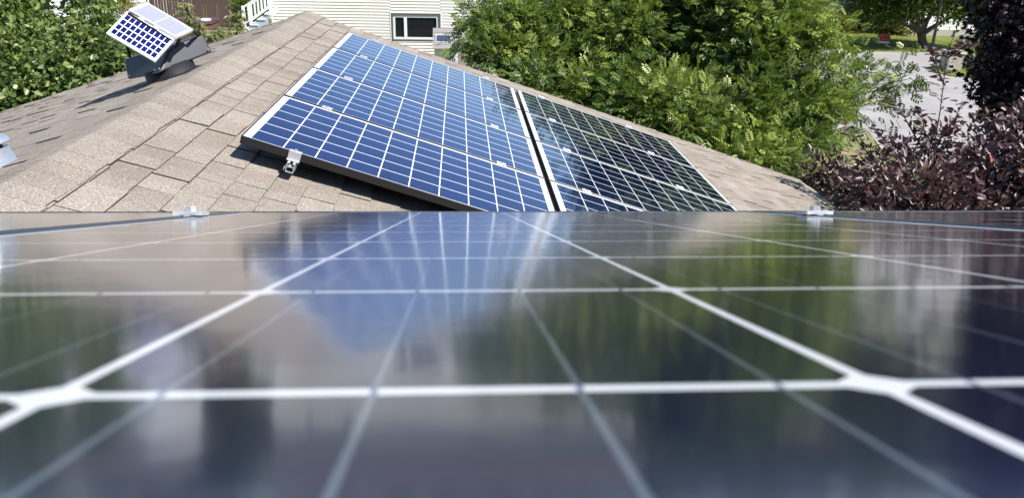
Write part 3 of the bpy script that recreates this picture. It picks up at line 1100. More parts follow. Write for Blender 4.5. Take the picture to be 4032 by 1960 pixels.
mb = MB(); octo(mb, tx0, tx1, 41.2, 43.3, G, G + .78, c0)
for k in range(5): mb.box(tx0 + .4 + k * .35, tx0 + .42 + k * .35, 41.185, 41.2, G + .05, G + .72)
parent_keep(mb.build('tub_skirt', M['tub']), tub)
mb = MB(); octo(mb, tx0 - .05, tx1 + .05, 41.15, 43.35, G + .80, G + .93, c0)
mb.box(tx0 + 1.05, tx0 + 1.09, 41.14, 43.36, G + .94, G + .96)
parent_keep(mb.build('cover', M['tub_cover']), tub)
for k in range(3):
    mb = MB(); mb.box(tx0 + .5 + k * .6, tx0 + .54 + k * .6, 41.12, 41.15, G + .55, G + .82)
    parent_keep(mb.build('strap', M['black_frame']), tub)
pw_ = at(812, 60, 42.0)
mb = MB(); octo(mb, pw_.x - .22, pw_.x + .22, 41.5, 42.1, G + .935, G + 1.0, .12)
tag(mb.build('pillow', M['white_trim']), 'white cushion lying on the hot tub cover', 'cushion')
for xx, zz, w, lb in ((at(828, 100, 41).x, .55, .62, 'upper pinkish step block beside the hot tub'), (at(850, 110, 40.6).x, .28, .55, 'lower pinkish step block in front of the hot tub')):
    t = thing('step_block', lb, 'step', (xx, 40.6, G), 'step blocks by the hot tub')
    bpy.context.view_layer.update()
    y_ = 40.9 if zz > .4 else 40.3
    mb = MB(); mb.box(xx - w / 2, xx + w / 2, y_ - .25, y_ + .25, G + zz - .07, G + zz)
    parent_keep(mb.build('tread', M['stone_step']), t)
    mb = MB(); mb.box(xx - w / 2 + .06, xx + w / 2 - .06, y_ - .2, y_ + .2, G, G + zz - .07)
    parent_keep(mb.build('step_base', M['tub']), t)

bw = thing('white_house', 'bright white house far behind the left shrubs and fence', 'house', (-30, 50, G))
bpy.context.view_layer.update()
mb = MB(); lap_wall(mb, -42, -17.2, 47.5, G, 0, .2, .02); mb.box(-42, -17.2, 47.62, 56, G, 0)
parent_keep(mb.build('wall', M['siding_white']), bw)
mb = MB(); mb.hexa([(-43, 47, 0), (-17, 47, 0), (-17, 57, 0), (-43, 57, 0), (-43, 51.8, 1.6), (-17, 51.8, 1.6), (-17, 52.2, 1.6), (-43, 52.2, 1.6)])
parent_keep(mb.build('roof', M['asphalt']), bw)
window(bw, -33, -31, -2.5, -1, 47.45, .5)

# ---------------------------------------------------------------- street side
w0, w1 = at(3560, 100, 47.5).x, at(4300, 100, 47.5).x
fh = thing('street_house', 'long pale lap-sided house with beige foundation across the street', 'house', ((w0 + w1) / 2, 50, G))
bpy.context.view_layer.update()
zf = at(3800, 118, 47.5).z
mb = MB(); lap_wall(mb, w0, w1, 47.5, zf, -2.2, .16, .02); mb.box(w0, w1, 47.6, 56, zf, -2.2)
parent_keep(mb.build('wall', M['siding_white']), fh)
mb = MB(); mb.box(w0, w1, 47.44, 56, G, zf)
parent_keep(mb.build('foundation', M['kerb']), fh)
mb = MB(); mb.hexa([(w0 - .5, 46.8, -2.2), (w1 + .5, 46.8, -2.2), (w1 + .5, 57, -2.2), (w0 - .5, 57, -2.2), (w0 - .5, 51.5, -.2), (w1 + .5, 51.5, -.2), (w1 + .5, 52, -.2), (w0 - .5, 52, -.2)])
parent_keep(mb.build('roof', M['asphalt']), fh)
v0, v1 = at(3080, 50, 54).x, at(3475, 50, 54).x
fh2 = thing('street_house', 'white house with one dark window glimpsed left of the street tree', 'house', ((v0 + v1) / 2, 57, G))
bpy.context.view_layer.update()
mb = MB(); mb.box(v0, v1, 54, 62, G, -2.4); lap_wall(mb, v0, v1, 53.98, G, -2.4, .2, .02)
parent_keep(mb.build('wall', M['siding_white']), fh2)
window(fh2, at(3330, 30, 54).x, at(3372, 30, 54).x, at(3350, 44, 54).z, at(3350, 18, 54).z, 53.93, 0)
mb = MB(); mb.hexa([(v0 - .5, 53.4, -2.4), (v1 + .5, 53.4, -2.4), (v1 + .5, 63, -2.4), (v0 - .5, 63, -2.4), (v0 - .5, 58, -.2), (v1 + .5, 58, -.2), (v1 + .5, 58.4, -.2), (v0 - .5, 58.4, -.2)])
parent_keep(mb.build('roof', M['asphalt']), fh2)

# yard sign
sg = at(3480, 150, 43.2)
sign = thing('yard_sign', 'small red for-sale yard sign with black border on the far lawn', 'sign', (sg.x, sg.y, G))
bpy.context.view_layer.update()
sw, sh_ = .62, .40
zc = at(3480, 149, 43.2).z
ang = math.radians(-28)
EXs, EYs = Vector((math.cos(ang), math.sin(ang), 0)), Vector((-math.sin(ang), math.cos(ang), 0))
sO = Vector((sg.x, sg.y, zc))
axs = (sO, EXs, EYs, Vector((0, 0, 1)))
mb = MB(); mb.box(-sw / 2, sw / 2, 0, .006, -sh_ / 2 - .09, sh_ / 2, ax=axs)
sb = parent_keep(mb.build('board', M['white_trim']), sign)
mb = MB(); mb.box(-sw / 2 + .005, sw / 2 - .005, -.004, 0, -sh_ / 2, sh_ / 2 - .005, ax=axs)
parent_keep(mb.build('border', M['black']), sb)
mb = MB(); mb.box(-sw / 2 + .035, sw / 2 - .035, -.008, -.004, -sh_ / 2 + .035, sh_ / 2 - .04, ax=axs)
parent_keep(mb.build('sign_face', M['red']), sb)
cu = bpy.data.curves.new('lettering', 'FONT')
cu.body = 'FOR SALE'
cu.size = .125
cu.align_x = 'CENTER'; cu.align_y = 'CENTER'
cu.extrude = .001
cu.offset = .003
cu.materials.append(M['black'])
ct = bpy.data.objects.new('text_curve', cu)
COL.objects.link(ct)
bpy.context.view_layer.update()
lme = bpy.data.meshes.new_from_object(ct.evaluated_get(bpy.context.evaluated_depsgraph_get()))
bpy.data.objects.remove(ct)
lt = bpy.data.objects.new('lettering', lme)
COL.objects.link(lt)
lt.matrix_world = frame_matrix(sO - EYs * .0095 + Vector((0, 0, -.01)), EXs, Vector((0, 0, 1)), EXs.cross(Vector((0, 0, 1))))
bpy.context.view_layer.update()
parent_keep(lt, sb)
for s in (-.2, .2):
    mb = MB()
    p = sO + EXs * s + EYs * .01
    mb.tube([(p.x, p.y, G), (p.x, p.y, zc)], [.006] * 2, 6)
    parent_keep(mb.build('leg', M['steel']), sign)

# utility pole, without a lamp
pb = ground_at(3666, 207)
ptop = at(3694, 20, pb.y)
mb = MB(); mb.tube([(pb.x, pb.y, G), (pb.x, pb.y, G + 2), (pb.x + .02, pb.y, G + 4.4)], [.075, .068, .055], 10)
tag(mb.build('street_pole', M['pole'], None, True), 'slender dark pole at the edge of the street and far lawn', 'pole')

# brick pillar
pc = ground_at(3738, 277)
pil = thing('brick_pillar', 'pale brick gate pillar on a small grass island by the street', 'pillar', (pc.x, pc.y, G))
bpy.context.view_layer.update()
hz = at(3738, 208, pc.y).z
mb = MB(); mb.box(pc.x - .33, pc.x + .33, pc.y - .33, pc.y + .33, G, hz)
o = mb.build('shaft', M['brick']); parent_keep(o, pil)
mb = MB(); mb.hexa([(pc.x - .39, pc.y - .39, hz), (pc.x + .39, pc.y - .39, hz), (pc.x + .39, pc.y + .39, hz), (pc.x - .39, pc.y + .39, hz), (pc.x - .36, pc.y - .36, hz + .1), (pc.x + .36, pc.y - .36, hz + .1), (pc.x + .36, pc.y + .36, hz + .1), (pc.x - .36, pc.y + .36, hz + .1)])
parent_keep(mb.build('capstone', M['kerb']), pil)


# ---------------------------------------------------------------- vegetation
def unit(a):
    return a / (np.linalg.norm(a, axis=-1, keepdims=True) + 1e-9)


def T_rhomb(w=0.3):
    return np.array([[0, 0, 0], [.45, w / 2, .03], [1, 0, -.05], [.45, -w / 2, .03]]), [(0, 1, 2, 3)]


def T_fold(w=.7):
    v = np.array([[0, 0, 0], [.32, w / 2, .12], [1, 0, -.08], [.32, -w / 2, .12], [.12, w * .36, .08], [.12, -w * .36, .08], [.68, w * .33, .04], [.68, -w * .33, .04]])
    return v, [(0, 4, 1, 6, 2), (0, 2, 7, 3, 5)]


def T_pinnate(pairs=4, ll=.46, lw=.17):
    V, F = [], []
    for k in range(pairs):
        x = .16 + .19 * k
        sc_ = 1 - .35 * abs(k - pairs * .4) / pairs
        for s in (-1, 1):
            b = len(V)
            dx, dy = .45, s * .89
            L = ll * sc_
            px, py = -dy, dx
            V += [[x, 0, 0], [x + dx * L * .5 + px * lw * .5, dy * L * .5 + py * lw * .5, .02], [x + dx * L, dy * L, -.05], [x + dx * L * .5 - px * lw * .5, dy * L * .5 - py * lw * .5, .02]]
            F.append((b, b + 1, b + 2, b + 3))
    b = len(V)
    V += [[.86, 0, 0], [1.0, lw / 2, 0], [1.16, 0, -.03], [1.0, -lw / 2, 0]]
    F.append((b, b + 1, b + 2, b + 3))
    return np.array(V), F


def T_maple():
    a = np.radians([0, 28, 50, 78, 105, 150, 180, 210, 255, 282, 310, 332])
    rr = np.array([.62, .30, .55, .26, .42, .22, .12, .22, .42, .26, .55, .30])
    v = np.c_[.4 + rr * np.cos(a), rr * np.sin(a), -.15 * rr]
    v = np.vstack([v, [.4, 0, .03]])
    return v, [(12, i, (i + 1) % 12) for i in range(12)]


def leaves(name, P, D, NN, S, tmpl, tint, mat, parent=None):
    V, F = tmpl
    n, k = len(P), len(V)
    D = unit(D)
    Sd = unit(np.cross(NN, D))
    Nn = np.cross(D, Sd)
    W = P[:, None, :] + S[:, None, None] * (V[None, :, 0, None] * D[:, None, :] + V[None, :, 1, None] * Sd[:, None, :] + V[None, :, 2, None] * Nn[:, None, :])
    W = W.reshape(-1, 3)
    nf = len(F)
    sizes = np.array([len(f) for f in F])
    loops = np.concatenate([np.array(f) for f in F])
    L = (loops[None, :] + (np.arange(n) * k)[:, None]).ravel()
    tot = np.tile(sizes, n)
    st_ = np.concatenate([[0], np.cumsum(tot)[:-1]])
    me = bpy.data.meshes.new(name)
    me.vertices.add(len(W)); me.vertices.foreach_set('co', W.astype(np.float32).ravel())
    me.loops.add(len(L)); me.loops.foreach_set('vertex_index', L.astype(np.int32))
    me.polygons.add(len(tot)); me.polygons.foreach_set('loop_start', st_.astype(np.int32)); me.polygons.foreach_set('loop_total', tot.astype(np.int32))
    me.materials.append(mat)
    me.update(calc_edges=True)
    a = me.attributes.new('tint', 'FLOAT', 'FACE')
    a.data.foreach_set('value', np.repeat(np.clip(tint, 0, 1), nf).astype(np.float32))
    me.validate()
    o = bpy.data.objects.new(name, me)
    COL.objects.link(o)
    if parent: parent_keep(o, parent)
    return o


def crown_points(blobs, per, clump=.2, shell=.55, sub=None):
    """blobs: (centre, radius, squash, density, tintbase). leaves gathered in sub-clumps over each blob's shell"""
    P, D, T = [], [], []
    for c, r_, sq, dens, tb in blobs:
        n = int(per * r_ * r_ * dens)
        if n < 6: continue
        K = max(5, int(n / (sub or 42)))
        dr = unit(rng.normal(size=(K, 3)))
        rad = r_ * (1 - shell * rng.random(K) ** 1.7) * rng.uniform(.82, 1.12, K)
        cc = dr * rad[:, None]
        cc[:, 2] *= sq
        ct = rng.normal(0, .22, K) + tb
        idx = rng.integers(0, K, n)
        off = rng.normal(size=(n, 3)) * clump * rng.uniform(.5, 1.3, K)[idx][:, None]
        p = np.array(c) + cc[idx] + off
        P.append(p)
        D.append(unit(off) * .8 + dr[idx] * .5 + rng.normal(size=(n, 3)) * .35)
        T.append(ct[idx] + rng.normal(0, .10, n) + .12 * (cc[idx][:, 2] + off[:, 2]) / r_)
    return np.vstack(P), np.vstack(D), np.concatenate(T)


def limb_path(a, b, n=6, wob=.06, r=rnd):
    a, b = Vector(a), Vector(b)
    L = (b - a).length
    pts = [a]
    for i in range(1, n):
        t = i / n
        p = a.lerp(b, t) + Vector((r.uniform(-1, 1), r.uniform(-1, 1), r.uniform(-.3, .3))) * wob * L + Vector((0, 0, .10 * L * math.sin(t * math.pi)))
        pts.append(p)
    pts.append(b)
    return pts


def make_tree(name, label, cat, base, blobs, per, size, tmpl, mat, bark, trunk_r=.12, fork=None, group=None, droop=-.15, upn=.9, clump=.2, shell=.55, sub=None, limbs=True, szv=.3):
    base = Vector(base)
    t = thing(name, label, cat, base, group)
    bpy.context.view_layer.update()
    fork = Vector(fork) if fork else base.lerp(Vector(blobs[0][0]), .45)
    mb = MB()
    mb.tube(limb_path(base, fork, 5, .02), list(np.linspace(trunk_r, trunk_r * .75, 6)), 10)
    if limbs:
        for c, r_, sq, dens, tb in blobs:
            c = Vector(c)
            lr = trunk_r * .42 * min(1.2, max(.4, r_))
            mb.tube(limb_path(fork, c, 6, .05), list(np.linspace(lr, lr * .3, 7)), 7)
            for k in range(5):
                e = c + Vector(unit(rng.normal(size=3))) * r_ * .85
                mb.tube(limb_path(fork.lerp(c, .75), e, 4, .07), list(np.linspace(lr * .35, lr * .08, 5)), 5)
    parent_keep(mb.build('trunk', bark, None, True), t)
    P, D, T = crown_points(blobs, per, clump, shell, sub)
    n = len(P)
    if mat is M['leaf_plum']: T = np.where(rng.random(n) < .012, 1.0, np.clip(T, 0, .93))
    D[:, 2] += droop
    NN = rng.normal(size=(n, 3)) * .55
    NN[:, 2] += upn
    S = size * rng.uniform(1 - szv, 1 + szv, n)
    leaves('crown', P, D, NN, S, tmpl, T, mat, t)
    return t


def bl(x, y, Y, r_, sq=.85, dens=1.0, tb=.5):
    return (tuple(at(x, y, Y)), r_, sq, dens, tb)


# --- mountain-ash like trees behind the roof
PIN = T_pinnate()
base = at(2180, 400, 13.3); base.z = G
make_tree('ash_tree', 'bright green feathery tree reaching left over the cream house', 'tree', base,
          [bl(2190, 80, 13.4, .66), bl(2050, 115, 13.0, .50, tb=.62), bl(1935, 95, 12.7, .28, tb=.62), bl(1868, 55, 12.6, .16, dens=1.5, tb=.6), bl(1853, 140, 12.5, .15, dens=1.6, tb=.55),
           bl(1975, 205, 12.5, .32, tb=.7), bl(1905, 215, 12.4, .18, dens=1.4, tb=.45), bl(2090, 230, 12.6, .44, tb=.5), bl(2010, 262, 12.2, .16, dens=1.3, tb=.35), bl(2220, 270, 12.9, .55, tb=.5),
           bl(2260, 50, 13.5, .5, tb=.6), bl(1985, 25, 13.0, .22, dens=1.3, tb=.65), bl(2120, 310, 11.9, .22, dens=1.1), bl(2300, 380, 12.2, .33)],
          3900, .145, PIN, M['leaf_ash'], M['bark'], .10, clump=.13, group='feathery green trees behind the roof')
base = at(2640, 500, 13.5); base.z = G
make_tree('ash_tree', 'tallest green feathery tree with shade-tinted hollows, centre of the thicket behind the roof', 'tree', base,
          [bl(2600, 120, 14.0, 1.0, tb=.12, dens=.8), bl(2420, 160, 13.3, .75, tb=.5), bl(2400, 380, 12.6, .62, tb=.5), bl(2370, 60, 13.5, .5, tb=.5), bl(2560, 290, 13.8, .75, tb=-.05, dens=.6),  # lowest tints darken the leaves to stand in for unlit hollows
           bl(2740, 330, 13.9, .85, tb=-.1, dens=.55), bl(2480, 430, 12.0, .40, tb=.62), bl(2590, 470, 11.9, .42, tb=.55), bl(2500, 20, 13.6, .5, tb=.55),
           bl(2800, 70, 13.8, .8, tb=.15), bl(2900, 200, 14.0, .6, tb=.3), bl(2730, -60, 13.7, .5, tb=.1), bl(2700, -190, 13.6, .30, tb=.1), bl(2840, -90, 13.8, .6, tb=.1), bl(2790, -140, 13.4, .42, tb=.0), bl(2900, -120, 13.4, .45, tb=.0)],
          3100, .155, PIN, M['leaf_ash'], M['bark'], .14, clump=.20, group='feathery green trees behind the roof')
base = at(2960, 560, 12.6); base.z = G
make_tree('ash_tree', 'yellow-green feathery tree whose loose sprays hang over the street', 'tree', base,
          [bl(2960, 60, 13.0, .75, tb=.62), bl(3110, 60, 12.8, .5, tb=.7), bl(3080, 190, 12.5, .5, tb=.6), bl(2990, 260, 12.4, .5, tb=.45), bl(3010, 420, 12.0, .5, tb=.55), bl(3120, 400, 11.8, .38, tb=.6),
           bl(3230, 110, 12.4, .30, dens=.8, tb=.75), bl(3275, 190, 12.3, .20, dens=.7, tb=.8), bl(3240, 320, 12.0, .30, dens=.8, tb=.7), bl(3330, 260, 12.0, .18, dens=.8, tb=.75), bl(3300, 440, 11.8, .22, dens=.8, tb=.6), bl(3260, 510, 11.4, .2, dens=.8, tb=.6), bl(3380, 310, 12.0, .18, dens=.6, tb=.75),
           bl(3480, 315, 11.9, .12, dens=.8, tb=.7), bl(3590, 310, 11.9, .13, dens=.9, tb=.6), bl(3540, 340, 11.8, .14, dens=.8, tb=.6), bl(3320, 385, 11.8, .20, dens=.6, tb=.65), bl(3460, 400, 11.7, .13, dens=.6, tb=.6),
           bl(3210, 450, 11.6, .26, dens=.7, tb=.65), bl(3080, 570, 11.3, .42, tb=.8), bl(3180, 560, 11.2, .25, dens=.8, tb=.6), bl(2940, 560, 11.6, .45, tb=.8), bl(2820, 520, 11.9, .42, tb=.5), bl(2890, 420, 12.2, .5, tb=.45),
           bl(2960, -60, 13.6, .6, tb=.5), bl(3060, -110, 13.6, .5, tb=.5), bl(3020, 650, 10.9, .3, tb=.7), bl(3100, 690, 10.6, .25, tb=.55)],
          3300, .155, PIN, M['leaf_ash'], M['bark_pale'], .09, clump=.17, group='feathery green trees behind the roof')
base = at(2700, 520, 11.4); base.z = G
make_tree('ash_tree', 'low mid-green feathery clump just past the roof edge', 'tree', base,
          [bl(2690, 430, 11.8, .42, tb=.75), bl(2780, 470, 11.6, .38, tb=.6), bl(2620, 380, 12.2, .36, tb=.55), bl(2840, 610, 11.2, .3, tb=.6), bl(2720, 520, 11.3, .3, tb=.6), bl(2930, 660, 10.8, .3, tb=.75)],
          3400, .15, PIN, M['leaf_ash'], M['bark'], .06, clump=.16, group='feathery green trees behind the roof')

# --- left shrubs with heart-shaped leaves
HE = T_fold(.72)
base = at(90, 330, 11.4); base.z = G
make_tree('lilac_shrub', 'big-leaved green shrub at the far left edge behind the roof', 'shrub', base,
          [bl(30, 60, 12.0, .42, tb=.55), bl(-80, 200, 11.8, .8), bl(60, 280, 11.2, .55, tb=.5), bl(110, 110, 11.8, .22, tb=.5), bl(0, 0, 12.0, .4, tb=.5), bl(170, 220, 11.3, .34, tb=.62), bl(200, 310, 10.9, .38, tb=.5), bl(-60, -180, 12.4, .9), bl(120, 370, 10.6, .36, tb=.4), bl(-50, 420, 10.4, .5), bl(260, 350, 10.6, .22, tb=.55)],
          5600, .084, HE, M['leaf_heart'], M['bark_pale'], .08, droop=-.5, upn=.55, clump=.15, group='heart-leaved shrubs behind the left slope')
base = at(380, 300, 11.4); base.z = G
make_tree('lilac_shrub', 'big-leaved green shrub between the white house glimpse and the attic fan', 'shrub', base,
          [bl(355, 80, 11.7, .28, tb=.5), bl(370, 190, 11.4, .42, tb=.42), bl(440, 250, 11.2, .30, tb=.45), bl(300, 240, 11.0, .32, tb=.25), bl(390, 310, 10.8, .30, tb=.4), bl(360, -40, 11.9, .26, tb=.6), bl(330, -170, 12.2, .4), bl(480, 200, 11.2, .22, tb=.6)],
          5600, .084, HE, M['leaf_heart'], M['bark_pale'], .07, droop=-.5, upn=.55, clump=.14, group='heart-leaved shrubs behind the left slope')

# --- plum at right, close to the eave
PLM = T_fold(.5)
base = at(3750, 800, 7.6); base.z = G
make_tree('plum_tree', 'near purple-leaved plum tree filling the lower right', 'tree', base,
          [bl(3540, 760, 7.6, .38), bl(3730, 715, 7.6, .42), bl(3960, 650, 7.4, .5, tb=.6), bl(3400, 775, 8.6, .34), bl(3900, 800, 7.0, .5), bl(3600, 840, 7.0, .5), bl(3500, 830, 7.6, .36), bl(3750, 830, 7.0, .45), bl(3230, 690, 9.9, .22, dens=1.0, tb=.4),
           bl(3430, 660, 8.0, .18, dens=.9), bl(3560, 610, 7.9, .15, dens=.9), bl(3690, 560, 7.8, .17, dens=.8), bl(3840, 550, 7.7, .2, dens=1.0, tb=.65), bl(4120, 520, 7.6, .45), bl(3190, 735, 9.9, .26, dens=1.2, tb=.3), bl(3330, 820, 9.3, .40, tb=.3), bl(3300, 720, 9.6, .25, tb=.4),
           bl(4200, 750, 7.0, .7), bl(4320, 400, 8.2, .5)],
          4800, .080, PLM, M['leaf_plum'], M['bark_plum'], .07, droop=-.1, upn=.3, clump=.10, shell=.7)


# upright shoots of the plum, a second young plum beside it
def shoot_plant(name, label, cat, paths, leafn, size, tmpl, mat, bark, thick=.008, tb=.5, group=None, droop=0.0, spread=.05):
    b0 = Vector(paths[0][0])
    t = thing(name, label, cat, (b0.x, b0.y, G), group)
    bpy.context.view_layer.update()
    mb = MB()
    P, D, T = [], [], []
    for pth in paths:
        pth = [Vector(p) for p in pth]
        mb.tube(pth, list(np.linspace(thick, thick * .3, len(pth))), 6)
        for k in range(leafn):
            f = (k + rnd.random()) / leafn * (len(pth) - 1)
            i = min(int(f), len(pth) - 2)
            p = pth[i].lerp(pth[i + 1], f - i)
            dr = unit(rng.normal(size=3)); dr[2] = abs(dr[2]) * .5 + droop
            P.append(np.array(p) + dr * spread * rnd.random()); D.append(dr); T.append(tb + rnd.uniform(-.3, .3))
    parent_keep(mb.build('stem', bark, None, True), t)
    P, D, T = np.array(P), np.array(D), np.array(T)
    n = len(P)
    if mat is M['leaf_plum']: T = np.clip(T, 0, .93)
    NN = rng.normal(size=(n, 3)) * .4; NN[:, 2] += .8
    leaves('foliage', P, D, NN, size * rng.uniform(.7, 1.25, n), tmpl, T, mat, t)
    return t


def pth(pts, Y):
    return [at(x, y, Y) for x, y in pts]


def grounded(p):
    q = Vector(p[0]); q.z = G
    return [q] + list(p)


shoot_plant('plum_sapling', 'thin purple plum shoots rising in front of the street', 'sapling',
            [grounded(pth([(3690, 640), (3680, 560), (3700, 450), (3715, 330), (3725, 230), (3745, 170), (3770, 110)], 8.0)),
             pth([(3700, 600), (3640, 520), (3625, 430)], 8.0), pth([(3690, 560), (3760, 470), (3790, 400)], 8.0), pth([(3715, 330), (3675, 230), (3660, 200)], 8.0),
             pth([(3640, 600), (3560, 460), (3500, 390)], 8.0), pth([(3600, 620), (3500, 560), (3430, 500)], 8.0), pth([(3730, 230), (3800, 180), (3830, 190)], 8.0), pth([(3450, 640), (3380, 560), (3330, 500)], 8.2)],
            34, .085, PLM, M['leaf_plum'], M['bark_plum'], .009)

# --- dark purple maple on the right
base = at(4150, 400, 11.5); base.z = G
make_tree('maple_tree', 'almost black purple-leaved maple at the right edge', 'tree', base,
          [bl(4120, 150, 11.5, .95), bl(3985, 90, 11.4, .36, tb=.6), bl(4040, 300, 11.2, .62), bl(3935, 340, 11.2, .26), bl(4180, 400, 11.0, .8), bl(3945, 210, 11.3, .28), bl(4010, 470, 10.8, .34), bl(3980, -80, 11.7, .6, tb=.7), bl(4250, -150, 12.0, 1.2), bl(4050, -350, 12.2, 1.0), bl(4400, 200, 11.5, 1.2), bl(3885, 280, 11.1, .12, dens=1.5), bl(3905, 130, 11.3, .12, dens=1.5)],
          4200, .11, T_maple(), M['leaf_maple'], M['bark_plum'], .13, droop=-.25, upn=.7, clump=.14, shell=.75)

# --- street tree with visible forked trunk
tb_ = ground_at(3630, 186)
YT = tb_.y
tr = thing('street_tree', 'spreading forked tree on the far lawn left of the pole', 'tree', (tb_.x, tb_.y, G))
bpy.context.view_layer.update()
mb = MB()
F0 = at(3628, 128, YT)
mb.tube([at(3634, 190, YT), at(3632, 170, YT), at(3630, 150, YT), F0], [.30, .23, .21, .24], 12)
for pts_, rr in (([(3628, 130), (3600, 100), (3575, 60), (3560, 10), (3550, -60)], .17), ([(3628, 130), (3618, 90), (3612, 40), (3600, -40)], .15), ([(3630, 130), (3650, 80), (3680, 40), (3700, 0), (3720, -60)], .16),
                 ([(3632, 135), (3670, 110), (3720, 80), (3765, 62), (3800, 30)], .15), ([(3626, 132), (3590, 112), (3560, 95), (3520, 60)], .12), ([(3629, 125), (3635, 60), (3640, 0), (3640, -80)], .13)):
    p_ = [at(x, y, YT + rnd.uniform(-.6, .6) * i * .4) for i, (x, y) in enumerate(pts_)]
    mb.tube(p_, list(np.linspace(rr, .03, len(p_))), 8)
parent_keep(mb.build('trunk', M['bark'], None, True), tr)
P, D, T = crown_points([bl(3560, -20, YT, 1.6, .6, tb=.35), bl(3450, 10, YT, 1.2, .6, tb=.4), bl(3680, -30, YT + 1, 1.6, .6, tb=.55), bl(3800, 0, YT, 1.2, .55, tb=.8), bl(3880, 20, YT - 1, .9, .5, tb=.8), bl(3380, 0, YT, .9, .6, tb=.4), bl(3620, -160, YT, 2.8, .7, tb=.5), bl(3450, -150, YT, 2.0, .7), bl(3800, -140, YT, 2.0, .7, tb=.65),
                        bl(3480, 40, YT - .5, .7, .5, tb=.4), bl(3560, 40, YT - 1, .6, .5, tb=.3), bl(3750, 30, YT - 1, .5, .5, dens=.5, tb=.7), bl(3650, -300, YT, 2.4, .7)], 1500, .32, .6, 30)
n = len(P); NN = rng.normal(size=(n, 3)) * .5; NN[:, 2] += .8
leaves('crown', P, D, NN, rng.uniform(.14, .26, n), T_rhomb(.6), T, M['leaf_far'], tr)


# --- bushes at the far houses
def bush(label, x, y, Y, r_, mat, tb=.5, per=900, size=.16, group=None, n=3):
    c = at(x, y, Y)
    t = thing('bush', label, 'bush', (c.x, c.y, G), group)
    bpy.context.view_layer.update()
    mb = MB()
    for k in range(4):
        e = Vector(c) + Vector((rnd.uniform(-.6, .6), rnd.uniform(-.4, .4), rnd.uniform(-.2, .3))) * r_
        mb.tube([(c.x + rnd.uniform(-.1, .1), c.y, G), e], [.03, .01], 5)
    parent_keep(mb.build('stem', M['bark'], None, True), t)
    blobs = [((c.x + rnd.uniform(-.4, .4) * r_ * k, c.y + rnd.uniform(-.2, .2) * r_, c.z - .1 * k * r_), r_ * (1 - .12 * k), .8, 1.2, tb) for k in range(n)]
    P, D, T = crown_points(blobs, per, .18 * r_, .6, 25)
    P[:, 2] = np.maximum(P[:, 2], G + .03)
    m_ = len(P); NN = rng.normal(size=(m_, 3)) * .6; NN[:, 2] += .7
    leaves('foliage', P, D, NN, size * rng.uniform(.7, 1.3, m_), T_rhomb(.55), T, mat, t)


GB = 'bushes along the far houses'
bush('yellow-green bush left of the far lawn, under the white house', 3350, 112, 49, 1.1, M['leaf_gold'], .45, group=GB)
bush('golden bush beside the street tree trunk', 3550, 108, 48, .85, M['leaf_gold'], .75, group=GB)
bush('dark green bush between the two golden bushes', 3490, 105, 48.5, .9, M['leaf_far'], .25, group=GB)
bush('mid-green bush behind the red yard sign', 3435, 100, 49, .9, M['leaf_far'], .5, group=GB)
bush('dark green bush far left of the street tree', 3230, 100, 50, 1.5, M['leaf_far'], .3, group=GB)
bush('olive shrub right of the brick pillar', 3822, 232, pc.y + .4, .62, M['leaf_gold'], .25, 1600, .09, n=2)
bush('lime bush at the top, left of the brown fence', 470, 8, 46, .8, M['leaf_gold'], .6, 1200, .12)
bush('dark green bush above the lime bush at the fence end', 560, -20, 52, 1.6, M['leaf_far'], .4)
bush('leafy green bush between the fence and the white stairs', 985, 15, 46, .9, M['leaf_far'], .4, 1400, .12)

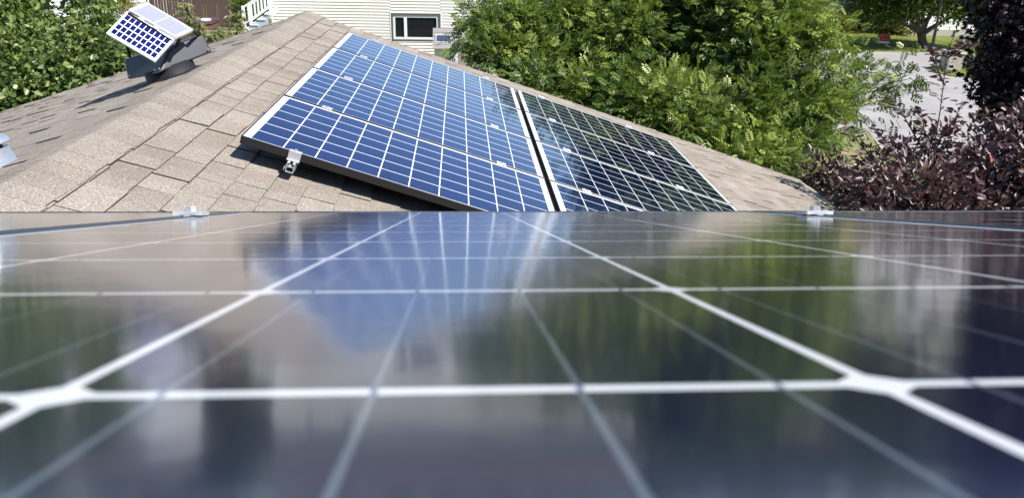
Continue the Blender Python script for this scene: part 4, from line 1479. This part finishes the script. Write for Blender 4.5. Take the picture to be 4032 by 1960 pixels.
# --- young drooping-leaf trees in the yard
LAN = T_rhomb(.26)
LAN[0][2][2] = -.28
for (x0, yb, tip, Yp, lb, spread, nl) in ((748, 150, (742, 14), 20, 'tall young tree with drooping pale leaves in front of the hot tub', 26, 44),
                                      (928, 170, (935, 48), 19, 'young tree with drooping pale leaves next to the white stairs', 26, 44),
                                      (790, 170, (788, 95), 18.5, 'short reddish-tipped young tree right of the attic fan', 20, 26),
                                      (862, 180, (858, 128), 18, 'low pale-leaved plant just over the roof edge', 22, 22),
                                      (890, 170, (884, 118), 18.3, 'second low pale-leaved plant, nearer the stairs', 18, 20),
                                      (832, 190, (838, 138), 17.6, 'lowest pale-leaved plant right beside the fan hood', 20, 22)):
    main = grounded([at(x0, yb + 90, Yp), at(x0, yb, Yp), at((x0 + tip[0]) / 2 + 2, (yb + tip[1]) / 2, Yp), at(*tip, Yp)])
    ps_ = [main]
    for k in range(9):
        f = .15 + .8 * k / 9
        p0 = main[2].lerp(main[-1], f)
        an = rnd.uniform(0, 6.28)
        e = p0 + Vector((math.cos(an) * spread / 150, math.sin(an) * spread / 150, .10))
        ps_.append([p0, p0.lerp(e, .5) + Vector((0, 0, .02)), e])
    shoot_plant('young_tree', lb, 'young tree', ps_, nl // 2, .17, LAN, M['leaf_peach'], M['bark_pale'], .016, .5, 'young drooping-leaf plants in the back yard', droop=-.35, spread=.06)

# --- distant trees closing the horizon (seen in the reflections)
FL = T_rhomb(.6)
for (X, Y, r_, lb, tb) in ((-20, 66, 5.0, 'distant tree behind the fence, between the two round ones', .4), (11, 72, 5.8, 'distant tree right of the cream house roof', .35), (26, 72, 6.0, 'distant tree between the thicket and the white street house', .35), (-33, 70, 5.2, 'distant tree behind the white house, second from the left', .4), (-4, 72, 5.4, 'distant tree behind the left end of the cream house', .4), (-26, 72, 5.2, 'distant round tree behind the white house, third from the left', .45), (-12, 76, 5.6, 'distant round tree behind the brown fence', .4),
                       (4, 70, 5.6, 'distant tree behind the cream house', .4), (18, 74, 6.0, 'distant tree behind the feathery thicket', .4), (34, 72, 6.0, 'distant tree behind the white street house', .45), (52, 70, 6.2, 'distant tree behind the long pale house', .45), (-44, 70, 6, 'distant tree at the far left beyond the shrubs', .4)):
    make_tree('distant_tree', lb, 'tree', (X, Y, G), [((X, Y, G + 6.3), r_, .78, 1, tb - .25), ((X + 3, Y - 2, G + 3), r_ * .7, .8, 1, tb - .2), ((X - 4, Y + 1, G + 3.5), r_ * .75, .8, 1, tb - .2), ((X + 6, Y + 3, G + 4.5), r_ * .8, .8, 1, tb - .2)], 130, .6, FL, M['leaf_far'], M['bark'], .3, clump=.7, group='distant trees beyond the houses')
